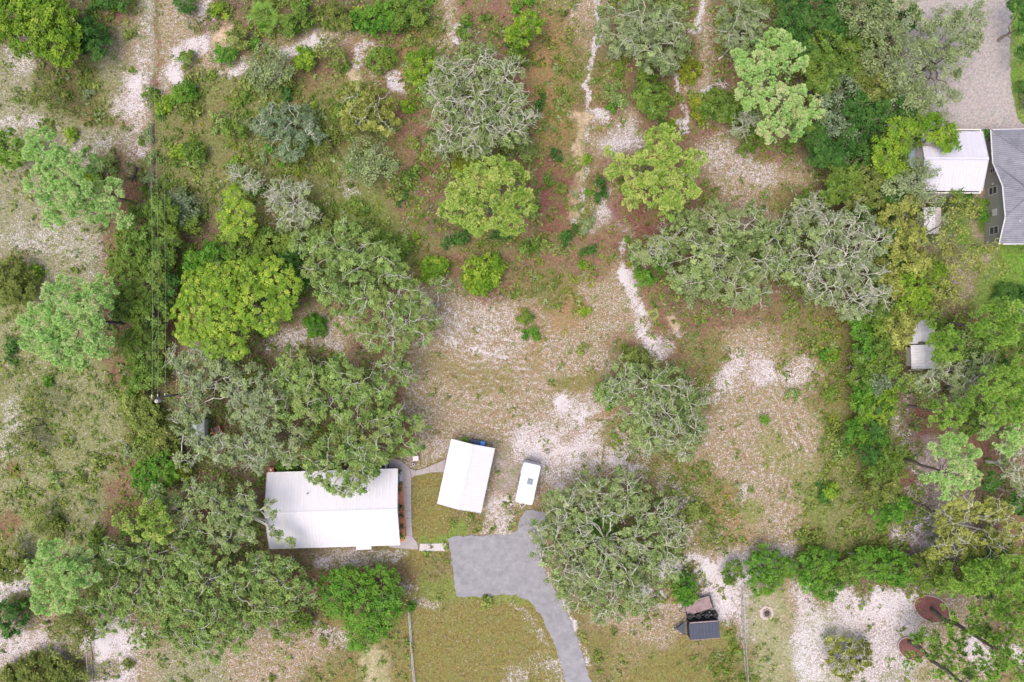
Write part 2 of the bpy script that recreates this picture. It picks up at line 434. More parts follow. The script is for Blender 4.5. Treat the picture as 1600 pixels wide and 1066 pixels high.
# strokes: (kind, points(px,py), width px, amount)   kinds: sand / litter / green / olive
STROKES = [
    ('sand', [(937, -40), (935, 30), (928, 90), (922, 130), (916, 185)], 3.6, .7),
    ('sand', [(928, 186), (942, 190)], 10, .7), ('sand', [(922, 200), (912, 260), (905, 320), (890, 340)], 5.5, .55),
    ('tan', [(916, 200), (900, 270), (892, 330)], 8, .6), ('tan', [(905, 185), (918, 190)], 7, .7),
    ('sand', [(1094, 5), (1086, 50)], 7, .65), ('sand', [(1059, 115), (1061, 150)], 5, .7),
    ('sand', [(1066, 165), (1072, 185), (1066, 212)], 4.5, .7), ('sand', [(1110, 235), (1130, 250), (1190, 270)], 20, .3),
    ('sand', [(1130, 140), (1100, 155)], 10, .5),
    ('sand', [(992, 345), (974, 370), (968, 400), (976, 425)], 5, .8),
    ('sand', [(978, 430), (990, 455), (992, 480), (1000, 505), (1012, 535)], 10, .9),
    ('sand', [(1020, 545), (1030, 550)], 14, .5), ('tan', [(1052, 495), (1058, 505)], 9, .8), ('sand', [(1060, 515), (1068, 517)], 9, .7),
    ('sand', [(870, 633), (876, 636)], 11, .9), ('sand', [(850, 690), (900, 650), (950, 690), (975, 712)], 32, .36),
    ('sand', [(835, 700), (930, 720), (985, 715)], 24, .34),
    ('sand', [(1200, 580), (1160, 575), (1110, 600), (1105, 610)], 20, .5), ('sand', [(1250, 580), (1262, 590)], 22, .35),
    ('sand', [(1160, 770), (1150, 800), (1130, 850)], 11, .35), ('sand', [(1040, 885), (1080, 880), (1130, 890), (1145, 870)], 16, .85),
    ('sand', [(1100, 900), (1130, 930), (1140, 960)], 16, .6), ('sand', [(1030, 930), (1020, 945), (1005, 905)], 13, .85),
    ('sand', [(1020, 740), (1060, 790), (1090, 830)], 20, .3), ('sand', [(1060, 780), (1085, 770)], 20, .3),
    ('sand', [(228, -40), (224, 40), (215, 110), (215, 190), (225, 240)], 9, .28), ('sand', [(205, 130), (195, 165)], 18, .3),
    ('sand', [(300, 70), (272, 80), (265, 115), (275, 128)], 12, .75), ('sand', [(320, 10), (325, 60), (310, 75)], 12, .6),
    ('tan', [(345, 60), (348, 72)], 12, .8), ('sand', [(268, 118), (275, 125)], 12, .9), ('sand', [(370, 110), (345, 120)], 10, .5),
    ('sand', [(445, 80), (475, 75), (497, 60)], 10, .85), ('sand', [(545, 120), (560, 85), (570, 80)], 10, .6), ('tan', [(540, 118), (548, 128)], 8, .7),
    ('sand', [(615, 125), (622, 135)], 14, .7), ('sand', [(722, 50), (725, 60)], 15, .75), ('tan', [(700, 80), (703, 72)], 7, .6),
    ('sand', [(540, 290), (548, 300)], 12, .5), ('sand', [(640, 355), (636, 380), (645, 345)], 8, .35),
    ('sand', [(25, 90), (15, 60), (30, 100)], 20, .4), ('sand', [(10, 195), (60, 190)], 14, .45),
    ('sand', [(40, 370), (120, 380), (150, 400)], 30, .3), ('sand', [(130, 240), (200, 210), (215, 250)], 20, .3),
    ('sand', [(15, 640), (10, 690)], 20, .35), ('sand', [(430, 540), (520, 530)], 18, .35), ('sand', [(0, 925), (45, 918)], 9, .8),
    ('sand', [(150, 1000), (175, 985), (215, 990)], 22, .5), ('sand', [(40, 1000), (90, 1005)], 18, .5), ('sand', [(150, 1066), (165, 1000)], 10, .6),
    ('sand', [(500, 880), (560, 870), (620, 872)], 12, .45), ('sand', [(500, 985), (540, 1000)], 16, .4),
    ('bare', [(585, 1030), (600, 1090)], 22, .75), ('sand', [(600, 880), (660, 930), (680, 935)], 14, .35),
    ('sand', [(800, 1060), (850, 1040), (872, 1060)], 18, .35), ('sand', [(860, 910), (885, 970), (915, 1040)], 7, .75),
    ('sand', [(800, 935), (850, 990), (880, 1050)], 5, .35), ('sand', [(745, 780), (790, 800), (780, 830)], 22, .45),
    ('sand', [(1270, 1000), (1300, 950), (1400, 930)], 32, .35), ('sand', [(1240, 1000), (1270, 1060)], 20, .4),
    ('sand', [(1400, 650), (1420, 700), (1430, 800), (1410, 840)], 16, .4), ('sand', [(1405, 830), (1440, 820), (1440, 860)], 16, .55),
    ('sand', [(1520, 1000), (1540, 1030)], 20, .5), ('sand', [(1590, 1010), (1610, 1030)], 16, .6),
    ('sand', [(635, 720), (660, 725), (690, 700)], 14, .3), ('grey', [(770, 715), (800, 730), (790, 760)], 16, .8),
    ('sand', [(770, 480), (720, 500), (800, 520)], 30, .22), ('sand', [(700, 530), (740, 545), (790, 560)], 6, .4),
    ('litter', [(241, -40), (243, 90), (240, 200), (243, 300), (262, 470), (268, 640)], 2.6, .6),
    ('litter', [(268, 460), (262, 520), (272, 600)], 9, .7), ('litter', [(205, 300), (215, 290), (190, 330)], 14, .9),
    ('litter', [(1000, 300), (1000, 350), (980, 330)], 26, .8), ('litter', [(880, 290), (860, 340), (850, 260)], 22, .6),
    ('litter', [(690, 250), (670, 260), (680, 300)], 14, .6), ('litter', [(620, 590), (625, 640), (632, 680)], 10, .6),
    ('litter', [(1450, 670), (1475, 680), (1445, 640)], 13, .9), ('litter', [(1500, 690), (1525, 700)], 22, .9), ('litter', [(1575, 725), (1600, 730)], 18, .9),
    ('litter', [(1415, 740), (1420, 755)], 8, .8), ('litter', [(1440, 690), (1430, 620)], 6, .4), ('litter', [(10, 830), (20, 820)], 16, .7),
    ('litter', [(470, 880), (510, 900), (640, 900)], 14, .5), ('litter', [(420, 110), (470, 150)], 20, .5), ('litter', [(1000, 950), (1040, 900)], 5, .3),
    ('litter', [(20, 730), (25, 735)], 10, .7), ('litter', [(1170, 920), (1200, 925)], 8, .3), ('litter', [(300, 740), (320, 830)], 14, .7),
    ('olive', [(870, 600), (900, 600), (930, 590)], 12, .8), ('olive', [(680, 560), (720, 590), (800, 600)], 18, .4), ('olive', [(860, 440), (900, 445)], 20, .3),
    ('palelawn', [(1200, 935), (1205, 1000), (1200, 1080)], 30, .9), ('olive', [(1128, 990), (1125, 1090)], 24, .8), ('olive', [(940, 1010), (1080, 1060)], 26, .6),
    ('dry', [(850, 130), (870, 200), (860, 60)], 30, .7), ('dry', [(900, 485), (880, 500)], 22, .6), ('dry', [(650, 150), (640, 60)], 18, .5),
    ('dry', [(830, 500), (840, 560)], 18, .35), ('dry', [(1120, 780), (1180, 850)], 22, .4), ('dry', [(860, 700), (1010, 600)], 8, .5),
    ('green', [(1175, 790), (1180, 800)], 12, .5), ('green', [(730, 830), (670, 845), (690, 842)], 8, .8), ('green', [(1540, 440), (1560, 430)], 24, .9),
    ('green', [(860, 960), (900, 1066)], 4, .8), ('green', [(690, 930), (660, 915), (850, 940)], 10, .5), ('green', [(1540, 350), (1541, 330)], 8, .95),
    ('green', [(1590, 60), (1585, 180), (1610, 190)], 14, .9), ('green', [(1200, 700), (1260, 740), (1280, 800)], 22, .3),
    ('green', [(1135, 990), (1160, 1030)], 6, .5), ('green', [(620, 400), (560, 330), (600, 350)], 30, .5),
    ('green', [(830, 900), (850, 930)], 5, .7), ('green', [(1445, 1060), (1380, 1066)], 10, .3),
]


def cover(px, py):
    """returns colour (n,3), sand (n), shrubs (n), grass (n) for photograph ground pixels"""
    w1 = fbm(px / 45, py / 45, 3, 4) - .5; w2 = fbm(px / 45, py / 45, 9, 4) - .5
    wx = px + w1 * 75; wy = py + w2 * 75
    gx = np.clip(wx / 40 - .5, 0, 38.999); gy = np.clip(wy / 40 - .5, 0, 25.999)
    ix = np.floor(gx).astype(int); iy = np.floor(gy).astype(int); fx = (gx - ix)[:, None]; fy = (gy - iy)[:, None]
    fx = fx * fx * (3 - 2 * fx); fy = fy * fy * (3 - 2 * fy)
    W = (ONE[iy, ix] * (1 - fx) + ONE[iy, ix + 1] * fx) * (1 - fy) + (ONE[iy + 1, ix] * (1 - fx) + ONE[iy + 1, ix + 1] * fx) * fy
    V = W @ TV
    col, sand, sh, gr = V[:, :3].copy(), V[:, 3].copy(), V[:, 4].copy(), V[:, 5].copy()
    wx = px + w1 * 30 + (fbm(px / 12, py / 12, 31, 3) - .5) * 14; wy = py + w2 * 30 + (fbm(px / 12, py / 12, 37, 3) - .5) * 14
    CC = {'litter': (.125, .048, .045), 'green': (.095, .165, .030), 'olive': (.125, .112, .040), 'palelawn': (.21, .205, .125), 'dry': (.205, .120, .065), 'tan': (.40, .31, .24),
          'bare': (.31, .28, .19), 'grey': (.22, .195, .20)}
    for kind, pts, wd, am in STROKES:
        d = np.full(len(px), 1e9)
        for (x0, y0), (x1, y1) in zip(pts[:-1], pts[1:]):
            dx, dy = x1 - x0, y1 - y0; L = dx * dx + dy * dy + 1e-6
            t = np.clip(((wx - x0) * dx + (wy - y0) * dy) / L, 0, 1)
            d = np.minimum(d, np.hypot(wx - x0 - t * dx, wy - y0 - t * dy))
        f = np.clip(1.5 - d / wd, 0, 1); f = f * f * (3 - 2 * f) * am
        if kind == 'sand':
            f = f * .88 * np.clip(fbm(px / 16, py / 16, 51, 3) * 2.6 - .45, .12, 1); sand = sand + f * (1 - sand); sh *= 1 - f; gr *= 1 - .8 * f
        else:
            c = np.array(CC[kind]); col = col * (1 - f[:, None]) + c * f[:, None]
            sand *= 1 - f * (.95 if kind in ('tan', 'litter', 'green', 'grey', 'bare') else .6)
            if kind in ('tan', 'grey', 'bare'): sh *= 1 - f; gr *= 1 - f
            if kind == 'litter': gr *= 1 - .8 * f; sh *= 1 - .5 * f
    # mowing passes in the two cleared fields
    a = np.exp(-(((px - 760) / 130) ** 2 + ((py - 590) / 90) ** 2))
    rr = np.hypot(px - 800, (py - 380) * 1.0)
    sand += a * .12 * np.sin((rr + w1 * 40) / 8.0 * 2 * math.pi / 1.4)
    b = np.exp(-(((px - 1230) / 45) ** 2 + ((py - 700) / 110) ** 2))
    sand += b * .13 * np.sin((np.hypot(px - 1090, py - 740) + w2 * 25) / 7.0 * 2 * math.pi / 1.6)
    c = np.exp(-(((px - 760) / 100) ** 2 + ((py - 1020) / 70) ** 2))
    sand += c * .05 * np.sin((px + py * .1) / 2.2)
    return col, np.clip(sand, 0, 1), sh, gr


def ground_material():
    m, nt, b = new_mat('sandy_ground'); v = geo_vec(nt)
    ca = N(nt, 'ShaderNodeAttribute', attribute_name='cover'); sa = N(nt, 'ShaderNodeAttribute', attribute_name='sand')
    # squashed along one axis so specks look raked
    n_a = noise(nt, 2.1, 3, .62, v, .6); n_b = noise(nt, 5.4, 3, .6, v, .3); n_c = noise(nt, .22, 4, .6, v)
    n_d = noise(nt, 9.0, 2, .6, v)
    s = math_n(nt, 'ADD', math_n(nt, 'MULTIPLY', n_a, .33), math_n(nt, 'MULTIPLY', n_b, .50))
    s = math_n(nt, 'ADD', s, math_n(nt, 'MULTIPLY', n_d, .15))
    # sand where noise exceeds 1 - coverage
    s = math_n(nt, 'MULTIPLY', math_n(nt, 'SUBTRACT', s, .5), 2.6)
    k = math_n(nt, 'ADD', s, math_n(nt, 'SUBTRACT', sa.outputs['Fac'], .5))
    f = math_n(nt, 'MULTIPLY_ADD', k, 2.5, .5, clamp=True)
    sandc = ramp(nt, n_b, [(.3, (.30, .26, .255)), (.7, (.50, .455, .465))])
    sandc = mixc(nt, ramp(nt, n_c, [(.4, (0, 0, 0)), (.65, (1, 1, 1))]), sandc, (.44, .41, .43))
    g1 = noise(nt, 2.8, 4, .7, v); g2 = noise(nt, .7, 4, .6, v)
    veg = mixc(nt, 1.0, ca.outputs['Color'], ramp(nt, g1, [(.30, (.56, .56, .54)), (.70, (1.6, 1.56, 1.5))]), 'MULTIPLY')
    g3 = noise(nt, 6.0, 2, .6, v); veg = mixc(nt, 1.0, veg, ramp(nt, g3, [(.3, (.72, .72, .72)), (.7, (1.32, 1.32, 1.32))]), 'MULTIPLY')
    veg = mixc(nt, ramp(nt, g2, [(.42, (0, 0, 0)), (.66, (.5, .5, .5))]), veg, (.13, .155, .045))
    veg = mixc(nt, ramp(nt, n_d, [(.55, (0, 0, 0)), (.75, (.5, .5, .5))]), veg, (.27, .205, .125))
    col = mixc(nt, f, veg, sandc)
    nt.links.new(col, b.inputs['Base Color']); b.inputs['Roughness'].default_value = .95
    b.inputs['Specular IOR Level'].default_value = .04
    bp = N(nt, 'ShaderNodeBump'); bp.inputs['Strength'].default_value = .7; bp.inputs['Distance'].default_value = .12
    nt.links.new(math_n(nt, 'SUBTRACT', g1, math_n(nt, 'MULTIPLY', f, .5)), bp.inputs['Height']); nt.links.new(bp.outputs[0], b.inputs['Normal'])
    return m


def axis(h, step, far):
    a = np.arange(-h, h + 1e-6, step); o = np.geomspace(h + 2, far, 14)
    return np.concatenate([-o[::-1], a, o])


X = axis(80, .3, 600); Y = axis(56, .3, 600)
GX, GY = np.meshgrid(X, Y); gx_, gy_ = GX.ravel(), GY.ravel()
cpx, cpy = gx_ / K + 800, 533 - gy_ / K
ccol, csand, csh, cgr = cover(cpx, cpy)
gz = (fbm(gx_ / 2.2, gy_ / 2.2, 5, 3) - .75) * .16
nx, ny = len(X), len(Y)
idx = np.arange(nx * ny).reshape(ny, nx)
q = np.stack([idx[:-1, :-1], idx[:-1, 1:], idx[1:, 1:], idx[1:, :-1]], -1).reshape(-1, 4)
M['ground'] = ground_material()
g = link('ground', mesh_np('ground', np.stack([gx_, gy_, gz], 1), quads=q, mat=M['ground'], smooth=True,
                           attrs={'cover': np.concatenate([ccol, np.ones((len(ccol), 1))], 1), 'sand': csand}))
g['kind'] = 'structure'


# ------------------------------------------------------------------ plants: leaves, tufts, limbs
def leaf_quads(p, n, L, W, tint):
    """one rhombic leaf spray per point; p,n (k,3); L,W,tint (k)"""
    k = len(p)
    r = rng.normal(size=(k, 3)); u = np.cross(n, r); u /= np.linalg.norm(u, axis=1, keepdims=True) + 1e-9
    w = np.cross(n, u); w /= np.linalg.norm(w, axis=1, keepdims=True) + 1e-9
    L = L[:, None] * .5; W = W[:, None] * .5
    v = np.stack([p - u * L, p + w * W - n * .02, p + u * L, p - w * W - n * .02], 1).reshape(-1, 3)
    return v, np.repeat(tint, 4)


def make_leaf_mesh(name, parts, mat, org):
    v = np.concatenate([a for a, _ in parts]) - np.array(org); t = np.concatenate([b for _, b in parts])
    return mesh_np(name, v, quads=np.arange(len(v)).reshape(-1, 4), mat=mat, attrs={'tint': t})


def shell_points(c, r, flat, k, lo=.55, up=-.25):
    d = rng.normal(size=(k, 3)); d[:, 2] = np.abs(d[:, 2]) * 1.0 + up * rng.random(k)
    d /= np.linalg.norm(d, axis=1, keepdims=True)
    rad = (lo + (1 - lo) * rng.random(k) ** .6)
    bump = 1 + .16 * np.sin(d[:, 0] * 5 + c[0]) * np.sin(d[:, 1] * 6 + c[1] * 2)
    p = d * (rad * bump)[:, None] * np.array([r, r, r * flat]) + np.array(c)
    return p, d


def broad_lobe(c, r, size=.40, dens=75, flat=.6, spread=.26, clump=2.6, tone=0.0, openness=0.0, lo=.5):
    kc = max(5, int(clump * math.pi * r * r * (1 - openness)))
    cp, cd = shell_points(c, r, flat, kc, lo)
    k = int(dens * math.pi * r * r * (1 - openness)) + 8
    which = rng.integers(0, kc, k)
    off = rng.normal(size=(k, 3)) * np.array([spread, spread, spread * .55])
    p = cp[which] + off
    n = cd[which] * .5 + rng.normal(size=(k, 3)) * .42 + np.array([0, 0, .9])
    n /= np.linalg.norm(n, axis=1, keepdims=True)
    ct = rng.normal(.46 + tone, .20, kc)
    tint = np.clip(ct[which] + rng.normal(0, .15, k), 0, 1)
    s = size * (.6 + .8 * rng.random(k))
    return leaf_quads(p, n, s, s * (.45 + .2 * rng.random(k)), tint)


def star_lobe(c, r, size=.62, dens=9, flat=.6, tone=0.0, lo=.5):
    """hickory-like: rosettes of 6 pointed leaflets"""
    k = int(dens * math.pi * r * r) + 4
    cp, cd = shell_points(c, r, flat, k, lo)
    m = 7
    a = rng.random((k, 1)) * 6.28 + np.arange(m) * 6.28 / m + rng.normal(0, .2, (k, m))
    el = rng.normal(.05, .25, (k, m))
    d = np.stack([np.cos(a) * np.cos(el), np.sin(a) * np.cos(el), np.sin(el)], -1)
    tilt = (cd * .55 + np.array([0, 0, .8])); tilt /= np.linalg.norm(tilt, axis=1, keepdims=True)
    d = d - (d * tilt[:, None]).sum(-1, keepdims=True) * tilt[:, None] * .85
    s = size * (.6 + .6 * rng.random((k, 1))) * .5
    w = np.cross(np.broadcast_to(tilt[:, None], d.shape), d)
    p0 = cp[:, None] + d * .04; p2 = cp[:, None] + d * s[..., None]; pm = cp[:, None] + d * s[..., None] * .55
    v = np.stack([p0, pm + w * .2 * size * .5, p2 - np.array([0, 0, .04]), pm - w * .2 * size * .5], 2).reshape(-1, 3)
    t = np.clip(np.repeat(rng.normal(.52 + tone, .22, k), m) + rng.normal(0, .08, k * m), 0, 1)
    return v, np.repeat(t, 4)


def tuft_lobe(c, r, size=.42, dens=6.0, flat=.6, tone=0.0, lo=.45, blades=20):
    """pine: pompoms of needles"""
    kc = max(4, int(1.9 * math.pi * r * r)); ccp, ccd = shell_points(c, r * .92, flat, kc, lo)
    k = int(dens * math.pi * r * r) + 3; which = rng.integers(0, kc, k)
    cd = rng.normal(size=(k, 3)) + ccd[which] * .5 + np.array([0, 0, .5]); cd /= np.linalg.norm(cd, axis=1, keepdims=True)
    cp = ccp[which] + cd * np.array([.44, .44, .34]); ct = rng.normal(0, .20, kc)[which]
    d = rng.normal(size=(k, blades, 3)); d += cd[:, None] * .7 + np.array([0, 0, .45])
    d /= np.linalg.norm(d, axis=2, keepdims=True)
    s = size * (.65 + .6 * rng.random((k, 1, 1)))
    w = rng.normal(size=(k, blades, 3)) * .35 + cd[:, None] * .5 + np.array([0, 0, 1.]); w = np.cross(w, d); w /= np.linalg.norm(w, axis=2, keepdims=True) + 1e-9
    p0 = cp[:, None] + d * .03; p2 = cp[:, None] + d * s; pm = cp[:, None] + d * s * .6
    wd = size * .115
    v = np.stack([p0, pm + w * wd, p2, pm - w * wd], 2).reshape(-1, 3)
    t0 = np.repeat(rng.normal(.48 + tone, .12, k) + ct, blades) + rng.normal(0, .08, k * blades)
    # needles darkest at the base, palest at the tip
    t = np.stack([t0 - .15, t0 + .05, t0 + .30, t0 + .05], 1).ravel()
    return v, np.clip(t, 0, 1)


def tubes(segs, k=4):
    """segs: array (n, 8): p0(3) p1(3) r0 r1"""
    s = np.asarray(segs, dtype=float); p0, p1, r0, r1 = s[:, :3], s[:, 3:6], s[:, 6:7], s[:, 7:8]
    d = p1 - p0; d /= np.linalg.norm(d, axis=1, keepdims=True) + 1e-9
    up = np.where(np.abs(d[:, 2:3]) > .9, np.array([[1., 0, 0]]), np.array([[0, 0, 1.]]))
    u = np.cross(d, up); u /= np.linalg.norm(u, axis=1, keepdims=True) + 1e-9; w = np.cross(d, u)
    v = []
    for p, r in ((p0 - d * r0 * .3, r0), (p1 + d * r1 * .3, r1)):
        for i in range(k):
            a = 2 * math.pi * i / k
            v.append(p + (u * math.cos(a) + w * math.sin(a)) * r)
    v = np.stack(v, 1)                                     # n,2k,3
    n = len(s); base = np.arange(n)[:, None] * 2 * k
    f = []
    for i in range(k):
        j = (i + 1) % k
        f.append(np.concatenate([base + i, base + j, base + k + j, base + k + i], 1))
    return v.reshape(-1, 3), np.concatenate(f)


def wiggle(p0, p1, r0, r1, n, amp):
    p0, p1 = np.array(p0, float), np.array(p1, float)
    pts = [p0 + (p1 - p0) * i / n for i in range(n + 1)]
    for i in range(1, n): pts[i] = pts[i] + np.array([R.gauss(0, amp), R.gauss(0, amp), R.gauss(0, amp * .5)])
    return [list(pts[i]) + list(pts[i + 1]) + [r0 + (r1 - r0) * i / n, r0 + (r1 - r0) * (i + 1) / n] for i in range(n)], pts


def twig_fan(c, r, flat, start, bare, thick=1.0):
    """branches spreading from start over the top of a lobe; bare = how far they stand clear of the leaves"""
    segs = []
    nb = max(2, int(round((2 + r * 1.1) * (.30 + .72 * bare * bare))))
    a0 = R.random() * 6.28
    for i in range(nb):
        a = a0 + i * 6.28 / nb + R.gauss(0, .35)
        steps = 5; p = np.array(start, float); dirn = a; rad = (.044 + .026 * bare * bare) * thick; rr = 0
        for sidx in range(steps):
            dirn += R.gauss(0, .42); L = r / steps * R.uniform(.8, 1.15)
            rr = min(.97, (np.hypot(p[0] - c[0], p[1] - c[1]) + L) / r)
            q = np.array([p[0] + math.cos(dirn) * L, p[1] + math.sin(dirn) * L, 0])
            h = math.sqrt(max(0, 1 - rr * rr)); q[2] = c[2] + r * flat * (h * (.80 + .22 * bare)) + R.gauss(0, .06)
            r2 = max(.02, rad * .84)
            segs.append(list(p) + list(q) + [rad, r2])
            if sidx >= 0 and R.random() < .45 + .5 * bare:
                for _ in range(1 + int(R.random() < bare)):
                    td = dirn + R.choice((-1, 1)) * R.uniform(.5, 1.2); tp = q.copy(); tr = r2 * .62
                    for _s in range(3):
                        td += R.gauss(0, .4); l2 = R.uniform(.16, .30) * (r ** .4)
                        tq = tp + np.array([math.cos(td) * l2, math.sin(td) * l2, R.uniform(-.05, .12)])
                        segs.append(list(tp) + list(tq) + [tr, max(.012, tr * .7)]); tp = tq; tr *= .72
                        if bare >= .6 and _s > 0:
                            for _w in range(2):
                                wd = td + R.uniform(-1.1, 1.1); wl = R.uniform(.12, .32)
                                segs.append(list(tq) + [tq[0] + math.cos(wd) * wl, tq[1] + math.sin(wd) * wl, tq[2] + R.uniform(.0, .12), .016, .009])
            p = q; rad = r2
    return segs


STYLE = {   # leaf generator settings
    'oak':    dict(gen=broad_lobe, kw=dict(size=.31, dens=95, flat=.62, spread=.20, clump=2.0)),
    'bush':   dict(gen=broad_lobe, kw=dict(size=.30, dens=110, flat=.75, spread=.20, clump=4.0)),
    'leafy':  dict(gen=broad_lobe, kw=dict(size=.34, dens=110, flat=.7, spread=.22, clump=3.2)),
    'thin':   dict(gen=broad_lobe, kw=dict(size=.30, dens=42, flat=.6, spread=.30, clump=2.2)),
    'hick':   dict(gen=star_lobe, kw=dict(size=.95, dens=6.8, flat=.62)),
    'pine':   dict(gen=tuft_lobe, kw=dict(size=.38, dens=10, flat=.62, blades=22)),
    'pinethin': dict(gen=tuft_lobe, kw=dict(size=.42, dens=6.5, flat=.5, blades=22)),
}


def plant(name, cat, style, mat, H, lobes, label, bare=.3, group=None, bark=None, tone=0.0, trunk_r=None, base=None, dens=1.0, zspread=.12):
    """lobes: (px, py, r_px[, z]) as the photograph shows them; the trunk stands under the crown's middle"""
    st = STYLE[style]; flat = st['kw'].get('flat', .6); W = []
    n = len(lobes)
    wsum = sum(l[2] ** 2 for l in lobes); mx = sum(l[0] * l[2] ** 2 for l in lobes) / wsum; my = sum(l[1] * l[2] ** 2 for l in lobes) / wsum
    ext = max(math.hypot(l[0] - mx, l[1] - my) + l[2] for l in lobes)
    for l in lobes:
        r = l[2] * K * (1.16 if style in ('leafy', 'bush') and H > 3.4 else 1.08)
        dist = math.hypot(l[0] - mx, l[1] - my) / ext
        z = l[3] if len(l) > 3 else max(r * flat * .7 + .1, H * (1 - .28 * dist ** 2) - r * flat * .9 + R.uniform(-zspread, zspread) * H * .4)
        W.append((P(l[0], l[1], z), r * (1 - z / CAM_H)))
    if base is None:
        bx = sum(c[0] * r * r for c, r in W) / sum(r * r for c, r in W); by = sum(c[1] * r * r for c, r in W) / sum(r * r for c, r in W)
    else:
        bx, by, _ = P(base[0], base[1], 0)
    org = (bx, by, 0.0)
    t = empty(name, org, label, cat, group)
    big = H > 4.5 or style.startswith('pine')
    tr = trunk_r or ((.042 if not style.startswith('pine') else .026) * H ** .9 if big else .02 * H + .03)
    bk = M[bark] if bark else (M['pinebark'] if style.startswith('pine') else (M['silver'] if style == 'oak' else M['bark']))
    zt = H * (.80 if style.startswith('pine') else .42)
    segs, _ = wiggle((0, 0, -.15), (R.gauss(0, .1), R.gauss(0, .1), zt), tr * 1.15, tr * .55, 4, .04 * H ** .5)
    v, f = tubes(segs, 8)
    link('trunk', mesh_np('trunk', v, quads=f, mat=bk, smooth=True), t)
    O = np.array(org)
    for (c, r) in W:
        cl = np.array(c) - O
        if style.startswith('pine'):
            zs = min(zt * .98, max(zt * .35, cl[2] - np.hypot(cl[0], cl[1]) * .35))
        else:
            zs = zt * R.uniform(.55, .95)
        s0 = np.array([0, 0, zs]); top = np.array([cl[0], cl[1], cl[2] + r * flat * (.25 if style == 'oak' else 0)])
        if H > 2.2:
            sg, _ = wiggle(s0, top, tr * (.32 if style.startswith('pine') else .5), max(.04, tr * (.12 if style.startswith('pine') else .28)), 5, .07 * np.linalg.norm(top - s0) ** .7)
        else:
            sg, _ = wiggle((0, 0, 0.02), top, tr * .6, .02, 3, .04)
        if bare > 0:
            sg += twig_fan(cl, r, flat, sg[-1][3:6], bare, 1.0 if style == 'oak' else .6)
        v, f = tubes(sg, 4)
        link('limb', mesh_np('limb', v, quads=f, mat=bk), t)
    kw = dict(st['kw'])
    if dens != 1.0: kw['dens'] = kw['dens'] * dens
    parts = []
    for c, r in W:
        cc = (c[0], c[1], c[2] - (.10 + .28 * bare if style == 'oak' else 0))
        parts.append(st['gen'](cc, r, tone=tone + R.gauss(0, .04), **kw))
    cr = link('crown', make_leaf_mesh('crown', parts, M[mat], org), t)
    return t


def frond_mesh():
    v, f = [], []
    n = 15
    v += [(0, -.012, 0), (0, .012, 0), (.82, .012, .22), (.82, -.012, .22)]; f.append((0, 1, 2, 3))
    for i in range(n):
        a = math.radians(-78 + 156 * i / (n - 1)); L = .56 * (1 - .30 * abs(a) / 1.4)
        b = len(v); d = Vector((math.cos(a), math.sin(a), .12)); s = Vector((-math.sin(a), math.cos(a), 0)) * .016
        o = Vector((.80, 0, .21)); m = o + d * L * .55; e = o + d * L + Vector((0, 0, -.12))
        v += [tuple(o), tuple(m + s), tuple(e), tuple(m - s)]; f.append((b, b + 1, b + 2, b + 3))
    t = [0.5] * 4 + sum([[.3, .55, .9, .55] for _ in range(n)], [])
    return mesh_np('frond', np.array(v), quads=np.array(f), mat=M['pinegrn'], attrs={'tint': np.array(t)})


FR = {}
def palmetto(px, py, rpx, H, label, n=18, mat='pinegrn', group=None):
    if mat not in FR:
        me = frond_mesh(); me.materials.clear(); me.materials.append(M[mat]); FR[mat] = me
    t = empty('saw_palmetto', P(px, py, 0), label, 'palmetto', group)
    mb = MB(); mb.tube((0, 0, -.1), (0, 0, H * .35), .14, .10, 7); mb.build('stem', M['bark'], t)
    for i in range(n):
        o = link('frond', FR[mat], t); a = i * 2.4 + R.gauss(0, .2); lv = i / n
        o.location = (0, 0, H * .3 + H * .35 * lv)
        o.rotation_euler = (R.gauss(0, .25), -.05 - .65 * lv + R.gauss(0, .12), a)
        s = rpx * K / 1.22 * (1.0 - .45 * lv) * R.uniform(.85, 1.12); o.scale = (s, s, s)
    return t


# ================================================================== roads, drive, walks
def g2(pts): return [P(a, b)[:2] for a, b in pts]


def ragged(pts, step=.5, amp=.07, closed=True):
    out = []
    n = len(pts)
    for i in range(n):
        a, b = pts[i], pts[(i + 1) % n]; L = math.hypot(b[0] - a[0], b[1] - a[1]); k = max(1, int(L / step))
        for j in range(k):
            t = j / k; out.append((a[0] + (b[0] - a[0]) * t + R.gauss(0, amp), a[1] + (b[1] - a[1]) * t + R.gauss(0, amp)))
    return out


def sheet(name, pts_px, z, mat, amp=.06, thick=.10):
    pts = ragged(g2(pts_px), .5, amp)
    if sum(a[0] * b[1] - b[0] * a[1] for a, b in zip(pts, pts[1:] + pts[:1])) < 0: pts = pts[::-1]
    o = MB().prism(pts, z - thick, z).build(name, mat); o['kind'] = 'structure'; return o


sheet('asphalt_driveway', [(701, 843), (707, 838), (760, 836.5), (797, 836), (806, 829), (815, 806), (820, 797), (828, 796), (850, 801), (852, 806), (850, 840), (845, 880),
      (856, 905), (872, 930), (890, 968), (907, 1012), (924, 1070), (950, 1160), (914, 1170), (884, 1066), (870, 1015), (850, 970), (836, 948),
      (822, 935), (806, 930), (780, 929), (760, 933), (713, 932), (709, 905), (705, 870)], .05, M['asphalt'], .10)
sheet('paver_driveway', [(1452, -80), (1583, -80), (1581, 30), (1577, 80), (1579, 130), (1586, 170), (1594, 192), (1640, 200), (1640, 204),
      (1500, 206), (1450, 203), (1405, 170), (1400, 110), (1412, 50), (1425, 0)], .04, M['paver'], .10)


